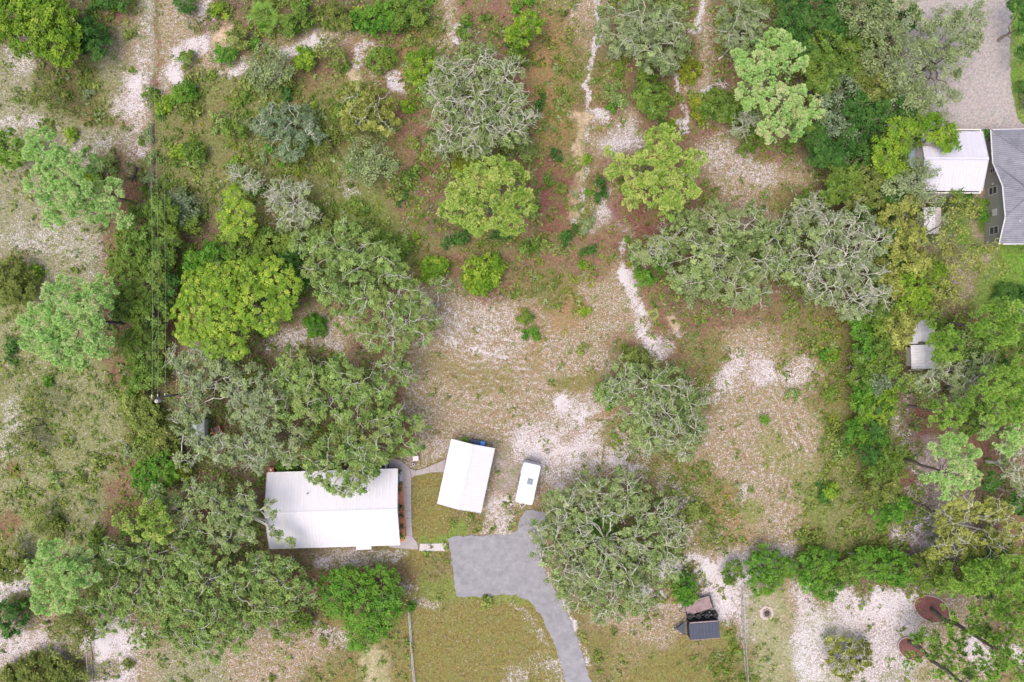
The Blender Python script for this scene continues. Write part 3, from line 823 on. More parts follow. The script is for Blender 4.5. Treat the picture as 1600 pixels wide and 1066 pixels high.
def slab_row(parent, left, right, mat, z=.06, gap=.018, th=.1):
    """left/right: matching px polylines; one slab between successive pairs"""
    for i in range(len(left) - 1):
        a, b, c, d = [Vector(P(*p)) for p in (left[i], left[i + 1], right[i + 1], right[i])]
        m = (a + b + c + d) / 4
        pts = [m + (p - m) * (1 - gap / max(.2, (p - m).length) * 1.0) for p in (a, b, c, d)]
        if sum(p.x * q_.y - q_.x * p.y for p, q_ in zip(pts, pts[1:] + pts[:1])) < 0: pts = pts[::-1]
        dz = R.uniform(-.006, .006)
        MB().prism([(p.x, p.y) for p in pts], z - th, z + dz).build('slab', mat, parent)


walk = bpy.data.objects.new('walkway', None); COL.objects.link(walk); walk['kind'] = 'structure'
slab_row(walk, [(608, 731), (616, 731), (622, 734), (627, 741), (629, 750), (629.5, 762), (630, 774), (631, 786), (632, 798), (633, 810), (634, 822), (635, 836), (630, 845), (606, 850.5)],
         [(608, 717), (619, 717.5), (630, 722), (640, 731), (643, 748), (642.5, 762), (642.5, 774), (642.5, 786), (643, 798), (643, 810), (643.5, 822), (644.5, 838), (652, 848), (654, 858)], M['concrete'])
slab_row(walk, [(640.5, 732), (650, 735), (659, 733), (670, 729), (682, 724), (696, 718)], [(643.5, 747), (649, 743.5), (659, 741.5), (672, 738.5), (683, 738), (694, 738)], M['concrete'])
slab_row(walk, [(654, 858.5), (640, 858), (626, 857), (608, 855)], [(652, 849), (636, 848), (622, 848), (606, 851)], M['concrete'], z=.052)
slab_row(walk, [(656, 849.5), (666, 849.5), (677, 849.2), (688, 849), (697, 848.5)], [(655, 861), (666, 861), (677, 861), (688, 861), (699, 861)], M['concretelight'])
slab_row(walk, [(700, 700), (722, 705), (745, 709), (768, 713)], [(694, 736), (715, 741), (740, 745), (762, 750)], M['concrete'], z=.05)
slab_row(walk, [(694, 737), (715, 742), (740, 746), (762, 751)], [(686, 786), (708, 790), (730, 796), (750, 800)], M['concrete'], z=.05)


# ================================================================== roofs and houses
def panel_mesh(name, w, L, ribs, mat, slope):
    """one roof sheet: w across, L down the slope from the ridge at the origin towards -y, falling by slope"""
    mb = MB(); dz = -slope * L; prof = []; rh = .014 if mat is M['roofwhite'] else .03
    for i in range(ribs):
        x0 = -w / 2 + w * i / ribs; s = w / ribs
        prof += [(x0, 0), (x0 + s * .36, 0), (x0 + s * .44, rh), (x0 + s * .56, rh), (x0 + s * .64, 0)]
    prof.append((w / 2, 0))
    k = len(prof); b = 0
    mb.v += [(x, 0, z) for x, z in prof] + [(x, -L, z + dz) for x, z in prof] + [(-w / 2, -L, dz - .04), (w / 2, -L, dz - .04), (-w / 2, 0, -.04), (w / 2, 0, -.04)]
    mb.f += [[i, k + i, k + i + 1, i + 1] for i in range(k - 1)]
    mb.f.append([2 * k, 2 * k + 1] + [k + i for i in range(k - 1, -1, -1)])
    mb.f.append([2 * k + 2, 2 * k + 3, 2 * k + 1, 2 * k])
    return mb.mesh(name, mat)


def gable_roof(parent, L, W, ze, zr, mat, pw=.92, ribs=2, trim=None):
    """ridge along local x at height zr, eaves at ze; L along ridge, W across; each sheet a part"""
    n = max(1, round(L / pw)); w = L / n; sl = (zr - ze) / (W / 2)
    me = panel_mesh('roof_panel', w - .008, W / 2 - .02, ribs, mat, sl)
    for s in (0, 1):
        for i in range(n):
            o = link('roof_panel', me, parent)
            o.location = (-L / 2 + w * (i + .5), -.02 if s == 0 else .02, zr); o.rotation_euler = (0, 0, 0 if s == 0 else math.pi)
    mb = MB()
    mb = MB()
    for s in (-1, 1):
        mb.poly([(-L / 2 - .02, 0, zr + .075), (L / 2 + .02, 0, zr + .075), (L / 2 + .02, s * .16, zr + .075 - .16 * sl), (-L / 2 - .02, s * .16, zr + .075 - .16 * sl)][::s])
    mb.build('ridge_cap', trim or mat, parent)
    for sx in (-1, 1):
        m2 = MB()
        for s in (-1, 1):
            x0, x1 = sx * (L / 2 + .004), sx * (L / 2 + .06)
            a = [(x0, 0, zr + .05), (x1, 0, zr + .05), (x1, s * W / 2, ze + .05), (x0, s * W / 2, ze + .05)]
            b = [(p[0], p[1], p[2] - .2) for p in a]
            m2.poly(a); m2.poly(b); m2.poly([a[0], a[3], b[3], b[0]]); m2.poly([a[1], a[2], b[2], b[1]]); m2.poly([a[3], a[2], b[2], b[3]])
        m2.build('rake_trim', trim or mat, parent)


def gable_walls(parent, L, W, ze, zr, z_in, mat, name='wall'):
    """four walls of a gabled box, each a part; inset lengths already applied"""
    for s in (-1, 1):
        MB().box(0, s * W / 2, ze / 2, L + .15, .15, ze).build(name, mat, parent)
        mb = MB(); a = s * (L / 2); t = .075
        pr = [(-W / 2 + .08, 0), (W / 2 - .08, 0), (W / 2 - .08, ze), (0, z_in), (-W / 2 + .08, ze)]
        v0 = [(a - t, y, z) for y, z in pr]; v1 = [(a + t, y, z) for y, z in pr]
        mb.poly(v0[::-1]); mb.poly(v1)
        for i in range(5):
            j = (i + 1) % 5; mb.poly([v0[i], v0[j], v1[j], v1[i]])
        mb.build(name, mat, parent)


def window(parent, x, y, z, w, h, face, name='window', halves=2):
    """face: outward angle of the wall; each half its own pane"""
    f = empty_part(name, parent, (x, y, z), face)
    mb = MB(); t = .07
    for zz in (-h / 2, h / 2): mb.box(0, 0, zz, .07, w + .14, t)
    for yy in (-w / 2, w / 2): mb.box(0, yy, 0, .07, t, h - t)
    if halves == 2: mb.box(0, 0, 0, .06, w - t, .06)
    fr = mb.build('frame', M['trim'], None); me = fr.data; bpy.data.objects.remove(fr)
    o = link(name, me, parent); o.location = (x, y, z); o.rotation_euler = (0, 0, face)
    bpy.data.objects.remove(f)
    for i in range(halves):
        hh = h / halves - .08; zc = (-h / 4 + i * h / 2) if halves == 2 else 0
        pn = MB().box(.0, 0, zc, .02, w - .08, hh).build('pane', M['glass'], o)
    return o


def empty_part(name, parent, loc, rz):
    o = bpy.data.objects.new(name, None); COL.objects.link(o); o.parent = parent; o.location = loc; return o


# ---- main house
HC = (-25.42, -23.9); HR = math.radians(1.7)
house = empty('ranch_house', (HC[0], HC[1], 0), 'long low ranch house with a big white metal roof under the oaks', 'house', rz=HR)
L_, W_ = 18.55, 10.75
gable_roof(house, L_, W_, 2.75, 4.25, M['roofwhite'], .93, 2)
gable_walls(house, L_ - 1.0, W_ - 1.0, 2.72, 3.95, 3.9, M['wallcream'])
for s in (-1, 1): MB().box(0, s * (W_ / 2 + .045), 2.70, L_, .09, .12).build('gutter', M['trim'], house)
for x, w in ((-6.5, 1.4), (-2.5, 1.8), (3.0, 1.4), (6.8, 1.0)):
    window(house, x, -(W_ - 1) / 2 - .10, 1.5, w, 1.15, -math.pi / 2); window(house, x + .6, (W_ - 1) / 2 + .10, 1.5, w * .8, 1.1, math.pi / 2)
window(house, (L_ - 1) / 2 + .10, -2.2, 1.5, 1.5, 1.2, 0)
dr = MB().box((L_ - 1) / 2 + .10, 3.45, 1.1, .06, .92, 2.05).build('door', M['trim'], house)
MB().tube(((L_ - 1) / 2 + .12, 3.1, 1.05), ((L_ - 1) / 2 + .2, 3.1, 1.05), .03).build('handle', M['steel'], dr)
vp = MB().tube((-12.55 + 0.1, 2.55, 0), (-12.45, 2.55, .1), .06)
px_, py_, _ = P(481, 771, 3.7)
lx = (px_ - HC[0]) * math.cos(-HR) - (py_ - HC[1]) * math.sin(-HR); ly = (px_ - HC[0]) * math.sin(-HR) + (py_ - HC[1]) * math.cos(-HR)
MB().tube((lx, ly, 3.2), (lx, ly, 3.95), .06).tube((lx, ly, 3.95), (lx, ly, 4.0), .09, .09).build('vent_pipe', M['black'], house)
# small flat canopy over the back door, south side
cx, cy, _ = P(566.5, 854, 2.6); lx = (cx - HC[0]); ly = cy - HC[1]
lyc = -W_ / 2 - .30
MB().box(lx, lyc, 2.58, 2.15, .62, .07).build('back_door_canopy', M['roofwhite'], house)
# front stoop and mat
sx, sy, _ = P(624.6, 750, .14)
MB().box(sx - .1 - HC[0] - .05, sy - HC[1] + .25, .12, 1.35, 1.42, .20).build('front_step', M['concretelight'], house)
mat_ = MB().box(0, 0, .012, .62, 1.02, .024).build('door_mat', M['blueglass']); mat_.location = (sx - .35, sy + .03, .225); mat_.rotation_euler = (0, 0, HR)
tag(mat_, 'blue grey door mat on the pale front step of the long house', 'door mat')
o = MB().prism(ragged(g2([(617, 734), (617, 731), (620, 731), (625, 736), (628, 742), (616, 742)])[::-1], .3, .02), .0, .075).build('mulch_bed', M['mulch'])
tag(o, 'small dark corner of orange mulch above the front step of the long house', 'mulch bed')
o = MB().prism(ragged(g2([(616, 757), (630, 757.5), (632.5, 800), (633.5, 840), (631, 846), (616, 848)])[::-1], .3, .02), .0, .08).build('mulch_bed', M['mulch'])
tag(o, 'long narrow orange mulch bed between the white roofed house and the walkway', 'mulch bed')
# deck behind the house
dk = empty('wooden_deck', P(594, 726, 0), 'purple brown plank deck tucked behind the north east corner of the house', 'deck')
for i in range(11):
    o = MB().box(0, 0, .35, 2.55, .145, .04).build('plank', M['deckpurple'], dk) if i == 0 else link('plank', dkm, dk)
    dkm = o.data; o.location = (R.uniform(-.02, .02), -.95 + i * .16, 0)
for sx_ in (-1.2, 1.2):
    for sy_ in (-.9, .65): MB().box(sx_, sy_, .16, .1, .1, .33).build('post', M['wood'], dk)
pn = empty('privacy_panel', P(605.5, 722, 0), 'narrow white upright screen at the end of the purple deck', 'screen')
MB().box(0, -.1, 1.0, .07, 2.0, 1.9).build('panel', M['trim'], pn); MB().box(0, .95, 1.05, .1, .1, 2.1).build('post', M['trim'], pn); MB().box(0, -1.15, 1.05, .1, .1, 2.1).build('post', M['trim'], pn)
o = empty('storage_chest', P(428, 733, 0), 'small red brown chest against the back wall near the house corner', 'chest')
MB().box(0, 0, .55, .72, .8, 1.1).build('body', M['rustred'], o); MB().box(0, 0, 1.13, .78, .86, .06).build('lid', M['brick'], o); MB().box(0, .1, 1.22, .25, .3, .12).build('handle', M['trim'], o)
# table and pump by the walkway
o = empty('patio_table', P(648.5, 715.8, 0), 'pinkish two tone table on the lawn beside the curved walkway', 'table', rz=.10)
MB().box(-.42, 0, .72, .38, .72, .04).build('table_top', M['deckplank'], o); MB().box(.2, .04, .75, .82, .72, .05).build('table_top', M['palepink'], o)
for a in (-.5, .5):
    for b in (-.3, .3): MB().box(a, b, .35, .06, .06, .7).build('leg', M['rustred'], o)
o = empty('well_pump', P(646.5, 725, 0), 'small round white pump below the pinkish table', 'pump')
MB().tube((0, 0, 0), (0, 0, .5), .24, .22, 12).build('tank', M['concretelight'], o); MB().tube((0, 0, .5), (0, 0, .62), .13, .05, 10).build('cap', M['black'], o)
MB().tube((0, .1, .3), (.35, .2, .3), .04).build('pipe', M['steel'], o)

# ---- carport
CC_ = (-6.55, -19.25); CR = math.radians(-12.2) - math.pi / 2
car = empty('carport_building', (CC_[0], CC_[1], 0), 'white roofed carport standing between the walkway and the camper', 'carport', rz=CR)
gable_roof(car, 9.35, 6.42, 2.6, 3.35, M['roofwhite'], .93, 2)
for i in range(4):
    for s in (-1, 1): MB().box(-4.3 + i * 2.87, s * 2.95, 1.3, .12, .12, 2.6).build('post', M['trim'], car)
for s in (-1, 1):
    mb = MB(); x = s * 4.45
    mb.v += [(x - .03, -2.9, 2.45), (x - .03, 2.9, 2.45), (x - .03, 0, 3.2), (x + .03, -2.9, 2.45), (x + .03, 2.9, 2.45), (x + .03, 0, 3.2)]
    mb.f += [[0, 2, 1], [3, 4, 5], [0, 1, 4, 3], [1, 2, 5, 4], [2, 0, 3, 5]]; mb.build('gable_end', M['trim'], car)
MB().box(0, 2.95, 1.2, 8.5, .06, 2.3).build('wall', M['trim'], car)
for nm, px, py, c, lab in (('wheelie_bin', 740.2, 690.3, 'navy', 'leftmost dark navy wheeled bin under the top edge of the carport roof'),
                           ('wheelie_bin', 747.3, 691.7, 'navy', 'dark navy wheeled bin right beside the bright blue one at the carport'),
                           ('wheelie_bin', 754.0, 693.2, 'blue', 'bright blue wheeled bin at the top edge of the carport')):
    o = empty(nm, P(px, py, 0), lab, 'bin', 'wheeled bins behind the carport', rz=math.radians(-12))
    MB().box(0, 0, .5, .62, .80, .95, taper=1.1).build('body', M[c], o)
    mb = MB().box(0, 0, 1.01, .68, .9, .06).box(0, -.05, 1.06, .44, .55, .05); mb.build('lid', M[c], o)
    MB().tube((-.25, .44, .95), (.25, .44, .95), .025).build('handle', M['black'], o)
    for s in (-1, 1): MB().tube((s * .28, .38, .1), (s * .22, .38, .1), .1, .1, 10).build('wheel', M['rubber'], o)

# ---- camper
tr = empty('camper_trailer', (2.27, -20.35, 0), 'white camper trailer with one square roof hatch parked beside the carport', 'trailer', rz=math.radians(-12.4))
def rbox(x0, x1, y0, y1, z0, z1, c=.18, name='body', mat=None, parent=None):
    pts = [(x0 + c, y0), (x1 - c, y0), (x1, y0 + c), (x1, y1 - c), (x1 - c, y1), (x0 + c, y1), (x0, y1 - c), (x0, y0 + c)]
    mb = MB().prism(pts, z0, z1)
    m = ((x0 + x1) / 2, (y0 + y1) / 2)
    mb.prism([(m[0] + (p[0] - m[0]) * .965, m[1] + (p[1] - m[1]) * .985) for p in pts], z1 + .0, z1 + .05)
    return mb.build(name, mat, parent)
rbox(-1.27, 1.27, -2.85, 2.95, .55, 2.85, .2, 'body', M['roofwhite'], tr)
MB().box(.22, .42, 2.96, .78, .84, .14, taper=.86).build('roof_hatch', M['blueglass'], tr)
MB().box(-.3, 2.35, 2.93, .35, .35, .08).build('roof_vent', M['trim'], tr)
for s in (-1, 1):
    for y in (-.4, .45): MB().tube((s * 1.28, y, .36), (s * 1.06, y, .36), .36, .36, 14).build('wheel', M['rubber'], tr)
    MB().tube((s * .85, -2.8, .5), (0, -4.15, .5), .05).build('drawbar', M['trim'], tr)
    window(tr, s * 1.29, 1.6, 1.8, .9, .6, 0 if s > 0 else math.pi, halves=1)
MB().tube((0, -4.1, .15), (0, -4.1, .85), .06).build('jack', M['steel'], tr)
MB().box(-.28, -3.2, .75, .38, .38, .5, taper=.85).build('gas_bottle_cover', M['trim'], tr)

# ---- dark trailer, planked trailer
x, y, _ = P(1101, 985, 2.0)
dt = empty('enclosed_trailer', (x, y, 0), 'dark trailer with a blue grey ribbed cover and a pointed nose', 'trailer', rz=math.radians(4.2))
MB().box(0, 0, .95, 4.25, 2.45, 1.3).build('body', M['black'], dt)
for i in range(9):
    MB().box(-1.95 + i * .48, -.1, 1.93, .43, 2.25, .04).build('roof_panel', M['bluegrey'], dt)
MB().box(0, -.1, 1.77, 4.3, 2.42, .27).build('roof_frame', M['black'], dt)
MB().box(0, .98 + .2, 1.93, 4.1, .16, .06).build('rail', M['deckplank'], dt); MB().box(0, -1.3, 1.9, 4.2, .07, .06).build('rail', M['deckplank'], dt)
MB().prism([(-2.6, -.95), (-2.6, .95), (-3.75, .1), (-3.75, -.1)][::-1], .75, 1.0).build('nose_cover', M['bluegrey'], dt)
for s in (-1, 1):
    MB().tube((-2.1, s * 1.05, .7), (-4.0, 0, .7), .06).build('drawbar', M['black'], dt)
    MB().tube((.3, s * 1.30, .38), (.3, s * 1.1, .38), .38, .38, 14).build('wheel', M['rubber'], dt)
MB().tube((-3.95, 0, .2), (-3.95, 0, .95), .07).build('jack', M['black'], dt)
for i in range(7):
    o = MB(); k = 14
    for j in range(k):
        a0, a1 = 6.283 * j / k, 6.283 * (j + 1) / k
        o.tube((math.cos(a0) * .27, math.sin(a0) * .27, .13), (math.cos(a1) * .27, math.sin(a1) * .27, .13), .11, .11, 6)
    if i == 0: tm = o.mesh('tyre', M['rubber'])
    ob = link('tyre', tm); xx = x - 1.9 + i * .62; ob.location = (xx, y + 1.75 + xx * 0 + (i * .62 - 1.9) * .075 + R.uniform(-.06, .06), .02 + .9 * (1))
    ob.location.z = 1.16 if i % 2 == 0 else .02
    ob.rotation_euler = (R.uniform(-.2, .2), R.uniform(-.2, .2), 0)
    tag(ob, ('leftmost', 'second', 'third', 'middle', 'fifth', 'sixth', 'rightmost')[i] + ' black tyre from the left in the row along the dark trailer', 'tyre', 'tyres beside the dark trailer')
# crates that carry every other tyre
for i in range(0, 7, 2):
    xx = x - 1.9 + i * .62
    ob = MB().box(0, 0, .57, .56, .56, 1.14).build('crate', M['black']); ob.location = (xx, y + 1.75 + (i * .62 - 1.9) * .075, 0)
    tag(ob, ('leftmost', 'second', 'third', 'rightmost')[i // 2] + ' black crate, counted from the left, carrying a tyre beside the dark trailer', 'crate', 'crates beside the dark trailer')
x, y, _ = P(1091, 946.5, .8)
pt = empty('flatbed_trailer', (x, y, 0), 'flatbed trailer of pinkish planks half under a small green tree', 'trailer', rz=math.radians(17))
for i in range(9):
    o = MB().box(0, 0, .78, 3.75, .185, .045).build('plank', M['deckplank'], pt) if i == 0 else link('plank', pm_, pt)
    pm_ = o.data; o.location = (R.uniform(-.03, .03), -.82 + i * .205, R.uniform(-.006, .006))
mb = MB()
for s in (-1, 1): mb.box(0, s * .97, .76, 3.9, .07, .16); mb.box(s * 1.93, 0, .76, .07, 1.9, .16)
mb.build('frame', M['black'], pt)
for s in (-1, 1):
    MB().tube((.2, s * 1.08, .34), (.2, s * .9, .34), .34, .34, 14).build('wheel', M['rubber'], pt)
    MB().box(.2, s * 1.02, .74, .95, .2, .05).build('mudguard', M['black'], pt)
    MB().tube((-1.9, s * .6, .7), (-2.9, 0, .7), .04).build('drawbar', M['black'], pt)
MB().box(2.02, 0, 1.0, .06, 1.8, .5).build('tailgate', M['black'], pt)

# ---- barn with pale roof
by0, by1 = P(0, 205, 3.5)[1], P(0, 298.5, 3.5)[1]; bx0, bx1 = P(1437, 0, 3.5)[0], P(1535.5, 0, 3.6)[0]
BC = ((bx0 + bx1) / 2, (by0 + by1) / 2)
bn = empty('pale_barn', (BC[0], BC[1], 0), 'outbuilding with a pale lavender ribbed roof beside the taupe house', 'barn', rz=math.radians(-.3))
gable_roof(bn, bx1 - bx0, by1 - by0, 3.5, 4.75, M['roofbarn'], .93, 2)
gable_walls(bn, bx1 - bx0 - .5, by1 - by0 - .5, 3.45, 4.3, 4.5, M['wallcream'])
MB().box(-(bx1 - bx0) / 2 - .45, .9, 1.2, 1.0, 5.0, 2.4).build('lean_to', M['tarp'], bn)
MB().box((bx1 - bx0) / 2 - 4, -(by1 - by0) / 2 + .16, 1.3, 2.6, .08, 2.4).build('door', M['trim'], bn)
for s in (-1, 1): MB().box(0, s * ((by1 - by0) / 2 + .05), 3.42, bx1 - bx0, .1, .12).build('gutter', M['trim'], bn)

# ---- taupe house
def RP(px, py, z): return Vector(P(px, py, z))
A = RP(1548.6, 202.7, 3.0); B = RP(1551.7, 254, 3.4); C = RP(1567, 290, 5.1); D = RP(1571.5, 339, 5.8); E = RP(1561.8, 381, 4.7)
E2 = RP(1720, 382, 4.7); A2 = RP(1720, 199, 3.0)
G_ = RP(1610, 246, 5.4); H_ = RP(1600, 288, 4.6); I_ = RP(1612, 302, 7.0); J_ = RP(1720, 300, 7.2); K_ = RP(1720, 246, 5.6); L2 = RP(1720, 280, 5.0)
TH = empty('taupe_house', (69.2, 20.0, 0), 'taupe sided house with grey shingle roof cut by the right edge', 'house')
Ov = Vector((69.2, 20.0, 0))
def facet(pts, name='roof', mat=None, th=.12):
    pts = [p - Ov for p in pts]; mb = MB(); mb.poly(pts); mb.poly([p - Vector((0, 0, th)) for p in pts][::-1])
    n = len(pts)
    for i in range(n):
        a, b = pts[i], pts[(i + 1) % n]; mb.poly([a, a - Vector((0, 0, th)), b - Vector((0, 0, th)), b])
    return mb.build(name, mat or M['shingle'], TH)
for tri in ((A, G_, K_, A2), (A, B, H_, G_), (G_, H_, L2, K_), (B, C, I_, H_), (H_, I_, J_, L2), (C, D, I_), (D, E, E2, J_, I_)):
    t3 = tri if (tri[1] - tri[0]).cross(tri[2] - tri[0]).z > 0 else tri[::-1]
    facet(list(t3))
# rows of shingle ridges
for a, b in ((A, G_), (D, I_), (C, I_)):
    mbr = MB(); mbr.tube(a - Ov + Vector((0, 0, .03)), b - Ov + Vector((0, 0, .03)), .09, .09, 6)
    mbr.build('ridge_cap', M['shingle'], TH)
mbf = MB()
for a, b in ((A, B), (B, C), (C, D), (D, E), (E, E2), (A, A2)):
    mbf.tube(a - Ov - Vector((.05, 0, .03)), b - Ov - Vector((.05, 0, .03)), .085, .085, 6)
mbf.build('fascia', M['trim'], TH)
# west wall: one upright slab under the roof edge with its real gable outline
WX = 69.25
ys = [29.3, 25.3, 21.6, 17.1, 14.1]; zs = [2.95, 3.3, 4.98, 5.68, 4.75]
mb = MB(); v0 = [(WX - Ov.x, ys[0] - Ov.y, -.1)] + [(WX - Ov.x, y - Ov.y, z) for y, z in zip(ys, zs)] + [(WX - Ov.x, ys[-1] - Ov.y, -.1)]
v1 = [(a + .15, b, c) for a, b, c in v0]
mb.poly(v0); mb.poly(v1[::-1])
for i in range(7): j = (i + 1) % 7; mb.poly([v0[j], v0[i], v1[i], v1[j]])
mb.build('wall', M['walltaupe'], TH)
MB().box(5, 14.1 - Ov.y + .08, 2.3, 10, .15, 4.8).build('wall', M['walltaupe'], TH); MB().box(5, 29.3 - Ov.y - .08, 1.4, 10, .15, 2.9).build('wall', M['walltaupe'], TH)
mb = MB()
for k in range(16):
    z = .3 + k * .27; ya = 29.2 if z < 2.8 else (24.5 if z < 3.5 else 21.8); yb = 14.15
    mb.box(WX - Ov.x - .012, (ya + yb) / 2 - Ov.y, z, .024, ya - yb, .03)
mb.build('siding_batten', M['walltaupe'], TH)
MB().box(WX - Ov.x - .03, 22.4 - Ov.y, 2.6, .05, .08, 5.0).build('corner_board', M['walltaupe'], TH)
def wwin(py, z0, z1, wpx, halves=2, nm='window'):
    zc = (z0 + z1) / 2; yy = P(0, py, zc)[1]
    return window(TH, WX - Ov.x - .06, yy - Ov.y, zc, wpx * K, z1 - z0, math.pi, nm, halves)
wwin(266.5, 1.3, 2.2, 7); wwin(298, 1.0, 2.6, 11); wwin(360, 1.15, 2.85, 11)
yy = P(0, 332, 2.1)[1]; MB().box(WX - Ov.x - .06, yy - Ov.y, 2.1, .1, .95, .85).build('wall_unit', M['trim'], TH)
yy = P(0, 287, 1.8)[1]; MB().box(WX - Ov.x - .08, yy - Ov.y, 1.7, .12, .25, .25).build('wall_lamp', M['trim'], TH)
MB().tube(RP(1590, 346, 5.6) - Ov, RP(1590, 346, 5.6) - Ov + Vector((0, 0, .5)), .08).build('vent_pipe', M['trim'], TH)
MB().box(.5, 14.1 - Ov.y - .35, 4.3, 1.9, .55, .06).build('porch_rail', M['trim'], TH)

# ---- little sheds
def small_shed(px, py, z, L, W, rz, zr, mats, label, name='garden_shed', pw=.9, group=None):
    x, y, _ = P(px, py, z); t = empty(name, (x, y, 0), label, 'shed', group, rz=rz)
    gable_roof(t, L, W, z, zr, mats[0], pw, 2); gable_walls(t, L - .8, W - .8, z - .03, zr - .1, zr - .12, mats[1]); return t
s1 = small_shed(1457, 345.5, 2.2, 3.7, 2.5, math.pi / 2, 2.7, (M['roofrust'], M['wallcream']), 'small shed with white and pink roof below the lavender barn')
for o in list(s1.children):
    if o.name.startswith('roof_panel') and abs(o.rotation_euler[2]) < .1:
        o.data.materials.clear() if False else None
for o in [c for c in s1.children if c.name.startswith('roof_panel')][:4]:
    m2 = o.data.copy(); m2.materials.clear(); m2.materials.append(M['palepink']); o.data = m2; o['label'] = 'pinkish roof sheet'
small_shed(1440, 518.5, 1.9, 3.3, 3.4, .02, 2.2, (M['roofrust'], M['wallcream']), 'upper of two white roofed sheds among the trees')
small_shed(1442, 557.5, 1.9, 3.35, 3.4, math.pi / 2 + .03, 2.2, (M['roofrust'], M['wallcream']), 'lower of two white roofed sheds among the trees')
small_shed(309, 672, 2.2, 3.4, 1.9, math.pi / 2, 2.6, (M['tin'], M['wallcream']), 'green grey tin roof shed hidden under the oaks by the utility pole', pw=.6)
x, y, _ = P(1454, 316, 0)
o = empty('white_rack', (x, y, 0), 'white rectangular frame rack just below the lavender barn roof', 'rack')
for a in (-1.3, 0, 1.3):
    for b in (-.3, .3): MB().box(a, b, .6, .07, .07, 1.2).build('leg', M['trim'], o)
mb = MB()
for b in (-.3, .3): mb.box(0, b, 1.23, 2.7, .08, .06)
for a in (-1.3, 0, 1.3): mb.box(a, 0, 1.235, .08, .52, .06)
mb.build('top_frame', M['trim'], o)
o = empty('wooden_pallet_stack', P(1432, 382, 0), 'rusty brown timber rack by the end of the small white and pink shed', 'rack')
for i in range(4): MB().box(-.6 + i * .4, 0, .5, .3, 1.2, .05).build('plank', M['rustred'], o)
for s in (-1, 1): MB().box(0, s * .5, .24, 1.6, .1, .47).build('bearer', M['wood'], o)
o = empty('blue_tarp_pile', P(1413, 455, 0), 'blue grey tarpaulin covered pile under the yellow green trees', 'pile')
mb = MB().box(0, 0, .5, 1.2, 2.0, 1.0, .3, .7).box(-.3, 1.5, .35, .9, 1.0, .7, .1, .7); mb.build('cover', M['tarp'], o)
# barbecue under the oaks
o = empty('brick_barbecue', P(341, 671, 0), 'brick barbecue with a black grate in the clearing under the oaks', 'barbecue', rz=.35)
MB().box(-.55, 0, .4, .2, 1.0, .8).build('side_wall', M['brick'], o); MB().box(.55, 0, .4, .2, 1.0, .8).build('side_wall', M['brick'], o); MB().box(0, -.42, .4, .9, .16, .8).build('back_wall', M['brick'], o)
MB().box(0, .08, .6, .9, .8, .04).build('grate', M['black'], o); MB().tube((-.9, -.75, .9), (.9, -.75, .9), .06).build('rail', M['trim'], o)
# white things by the hedge, pipe bench
o = empty('white_cistern', P(1597, 484, 0), 'round white tank by the lower edge of the dark glossy hedge', 'tank')
MB().tube((0, 0, 0), (0, 0, 1.0), .75, .75, 16).build('tank', M['trim'], o); MB().tube((0, 0, 1.0), (0, 0, 1.12), .3, .25, 12).build('lid', M['steel'], o)
o = empty('pipe_rail', P(1333, 863, 0), 'short white pipe rail lying above the hedge row', 'rail')
MB().tube((-.95, 0, .45), (.95, -.03, .45), .05).build('rail', M['trim'], o)
for s in (-1, 1): MB().tube((s * .9, 0, -.05), (s * .9, 0, .45), .035).build('post', M['trim'], o)
# fire pit
o = empty('fire_pit', P(1198, 958, 0), 'ashy fire pit ringed by pale stones on the pale lawn', 'fire pit')
MB().prism([(math.cos(a / 20 * 6.283) * 1.05 * R.uniform(.85, 1.1), math.sin(a / 20 * 6.283) * 1.1 * R.uniform(.85, 1.1)) for a in range(20)], -.05, .035).build('sand_apron', M['pinkstone'], o)
MB().prism([(math.cos(a / 14 * 6.283) * .42, math.sin(a / 14 * 6.283) * .48) for a in range(14)], .0, .06).build('ash_bed', M['ash'], o)
sm = MB().box(0, 0, .1, .22, .17, .2, 0, .8).mesh('stone', M['wood'])
for i in range(12):
    s_ = link('stone', sm, o); a = i / 12 * 6.283; s_.location = (math.cos(a) * .52, math.sin(a) * .57, 0); s_.rotation_euler = (0, 0, a + R.uniform(-.3, .3)); k = R.uniform(.8, 1.2); s_.scale = (k, k, k)
for i in range(4): MB().tube((R.uniform(-.3, .3), R.uniform(-.3, .3), .1), (R.uniform(-.3, .3), R.uniform(-.3, .3), .22), .045).build('charred_log', M['ash'], o)
# mulch rings
def mulch_ring(px, py, rx, ry, rot, label):
    t = empty('tree_ring', P(px, py, 0), label, 'mulch ring')
    def el(s, n=30):
        return [((math.cos(a) * rx * s * math.cos(rot) - math.sin(a) * ry * s * math.sin(rot)) * K, (math.cos(a) * rx * s * math.sin(rot) + math.sin(a) * ry * s * math.cos(rot)) * K) for a in [i * 6.2832 / n for i in range(n)]]
    MB().prism(ragged(el(.97, 24), .4, .02), -.05, .07).build('mulch', M['mulchdark'], t)
    n = 44; e = el(1.0, n); bm_ = MB().box(0, 0, .07, .32, .13, .16).mesh('edging_stone', M['pinkstone'])
    for i in range(n):
        a, b = Vector(e[i]), Vector(e[(i + 1) % n]); m = (a + b) / 2; o = link('edging_stone', bm_, t)
        o.location = (m.x, m.y, R.uniform(-.01, .01)); d = b - a; o.rotation_euler = (0, 0, math.atan2(d.y, d.x)); o.scale = (d.length / .34, 1, 1)
mulch_ring(1455.5, 951.5, 29, 19.5, math.radians(-24), 'oval of dark red mulch around the uppermost leaning pine at bottom right')
mulch_ring(1423, 1014, 22, 16, math.radians(-35), 'smaller mulch oval mostly hidden by pine branches near the bottom edge')
MB().box(0, 0, 0, .01, .01, .01)
o = empty('dead_stump', P(209, 278, 0), 'dark charred upended stump beside the patch of red needles', 'stump')
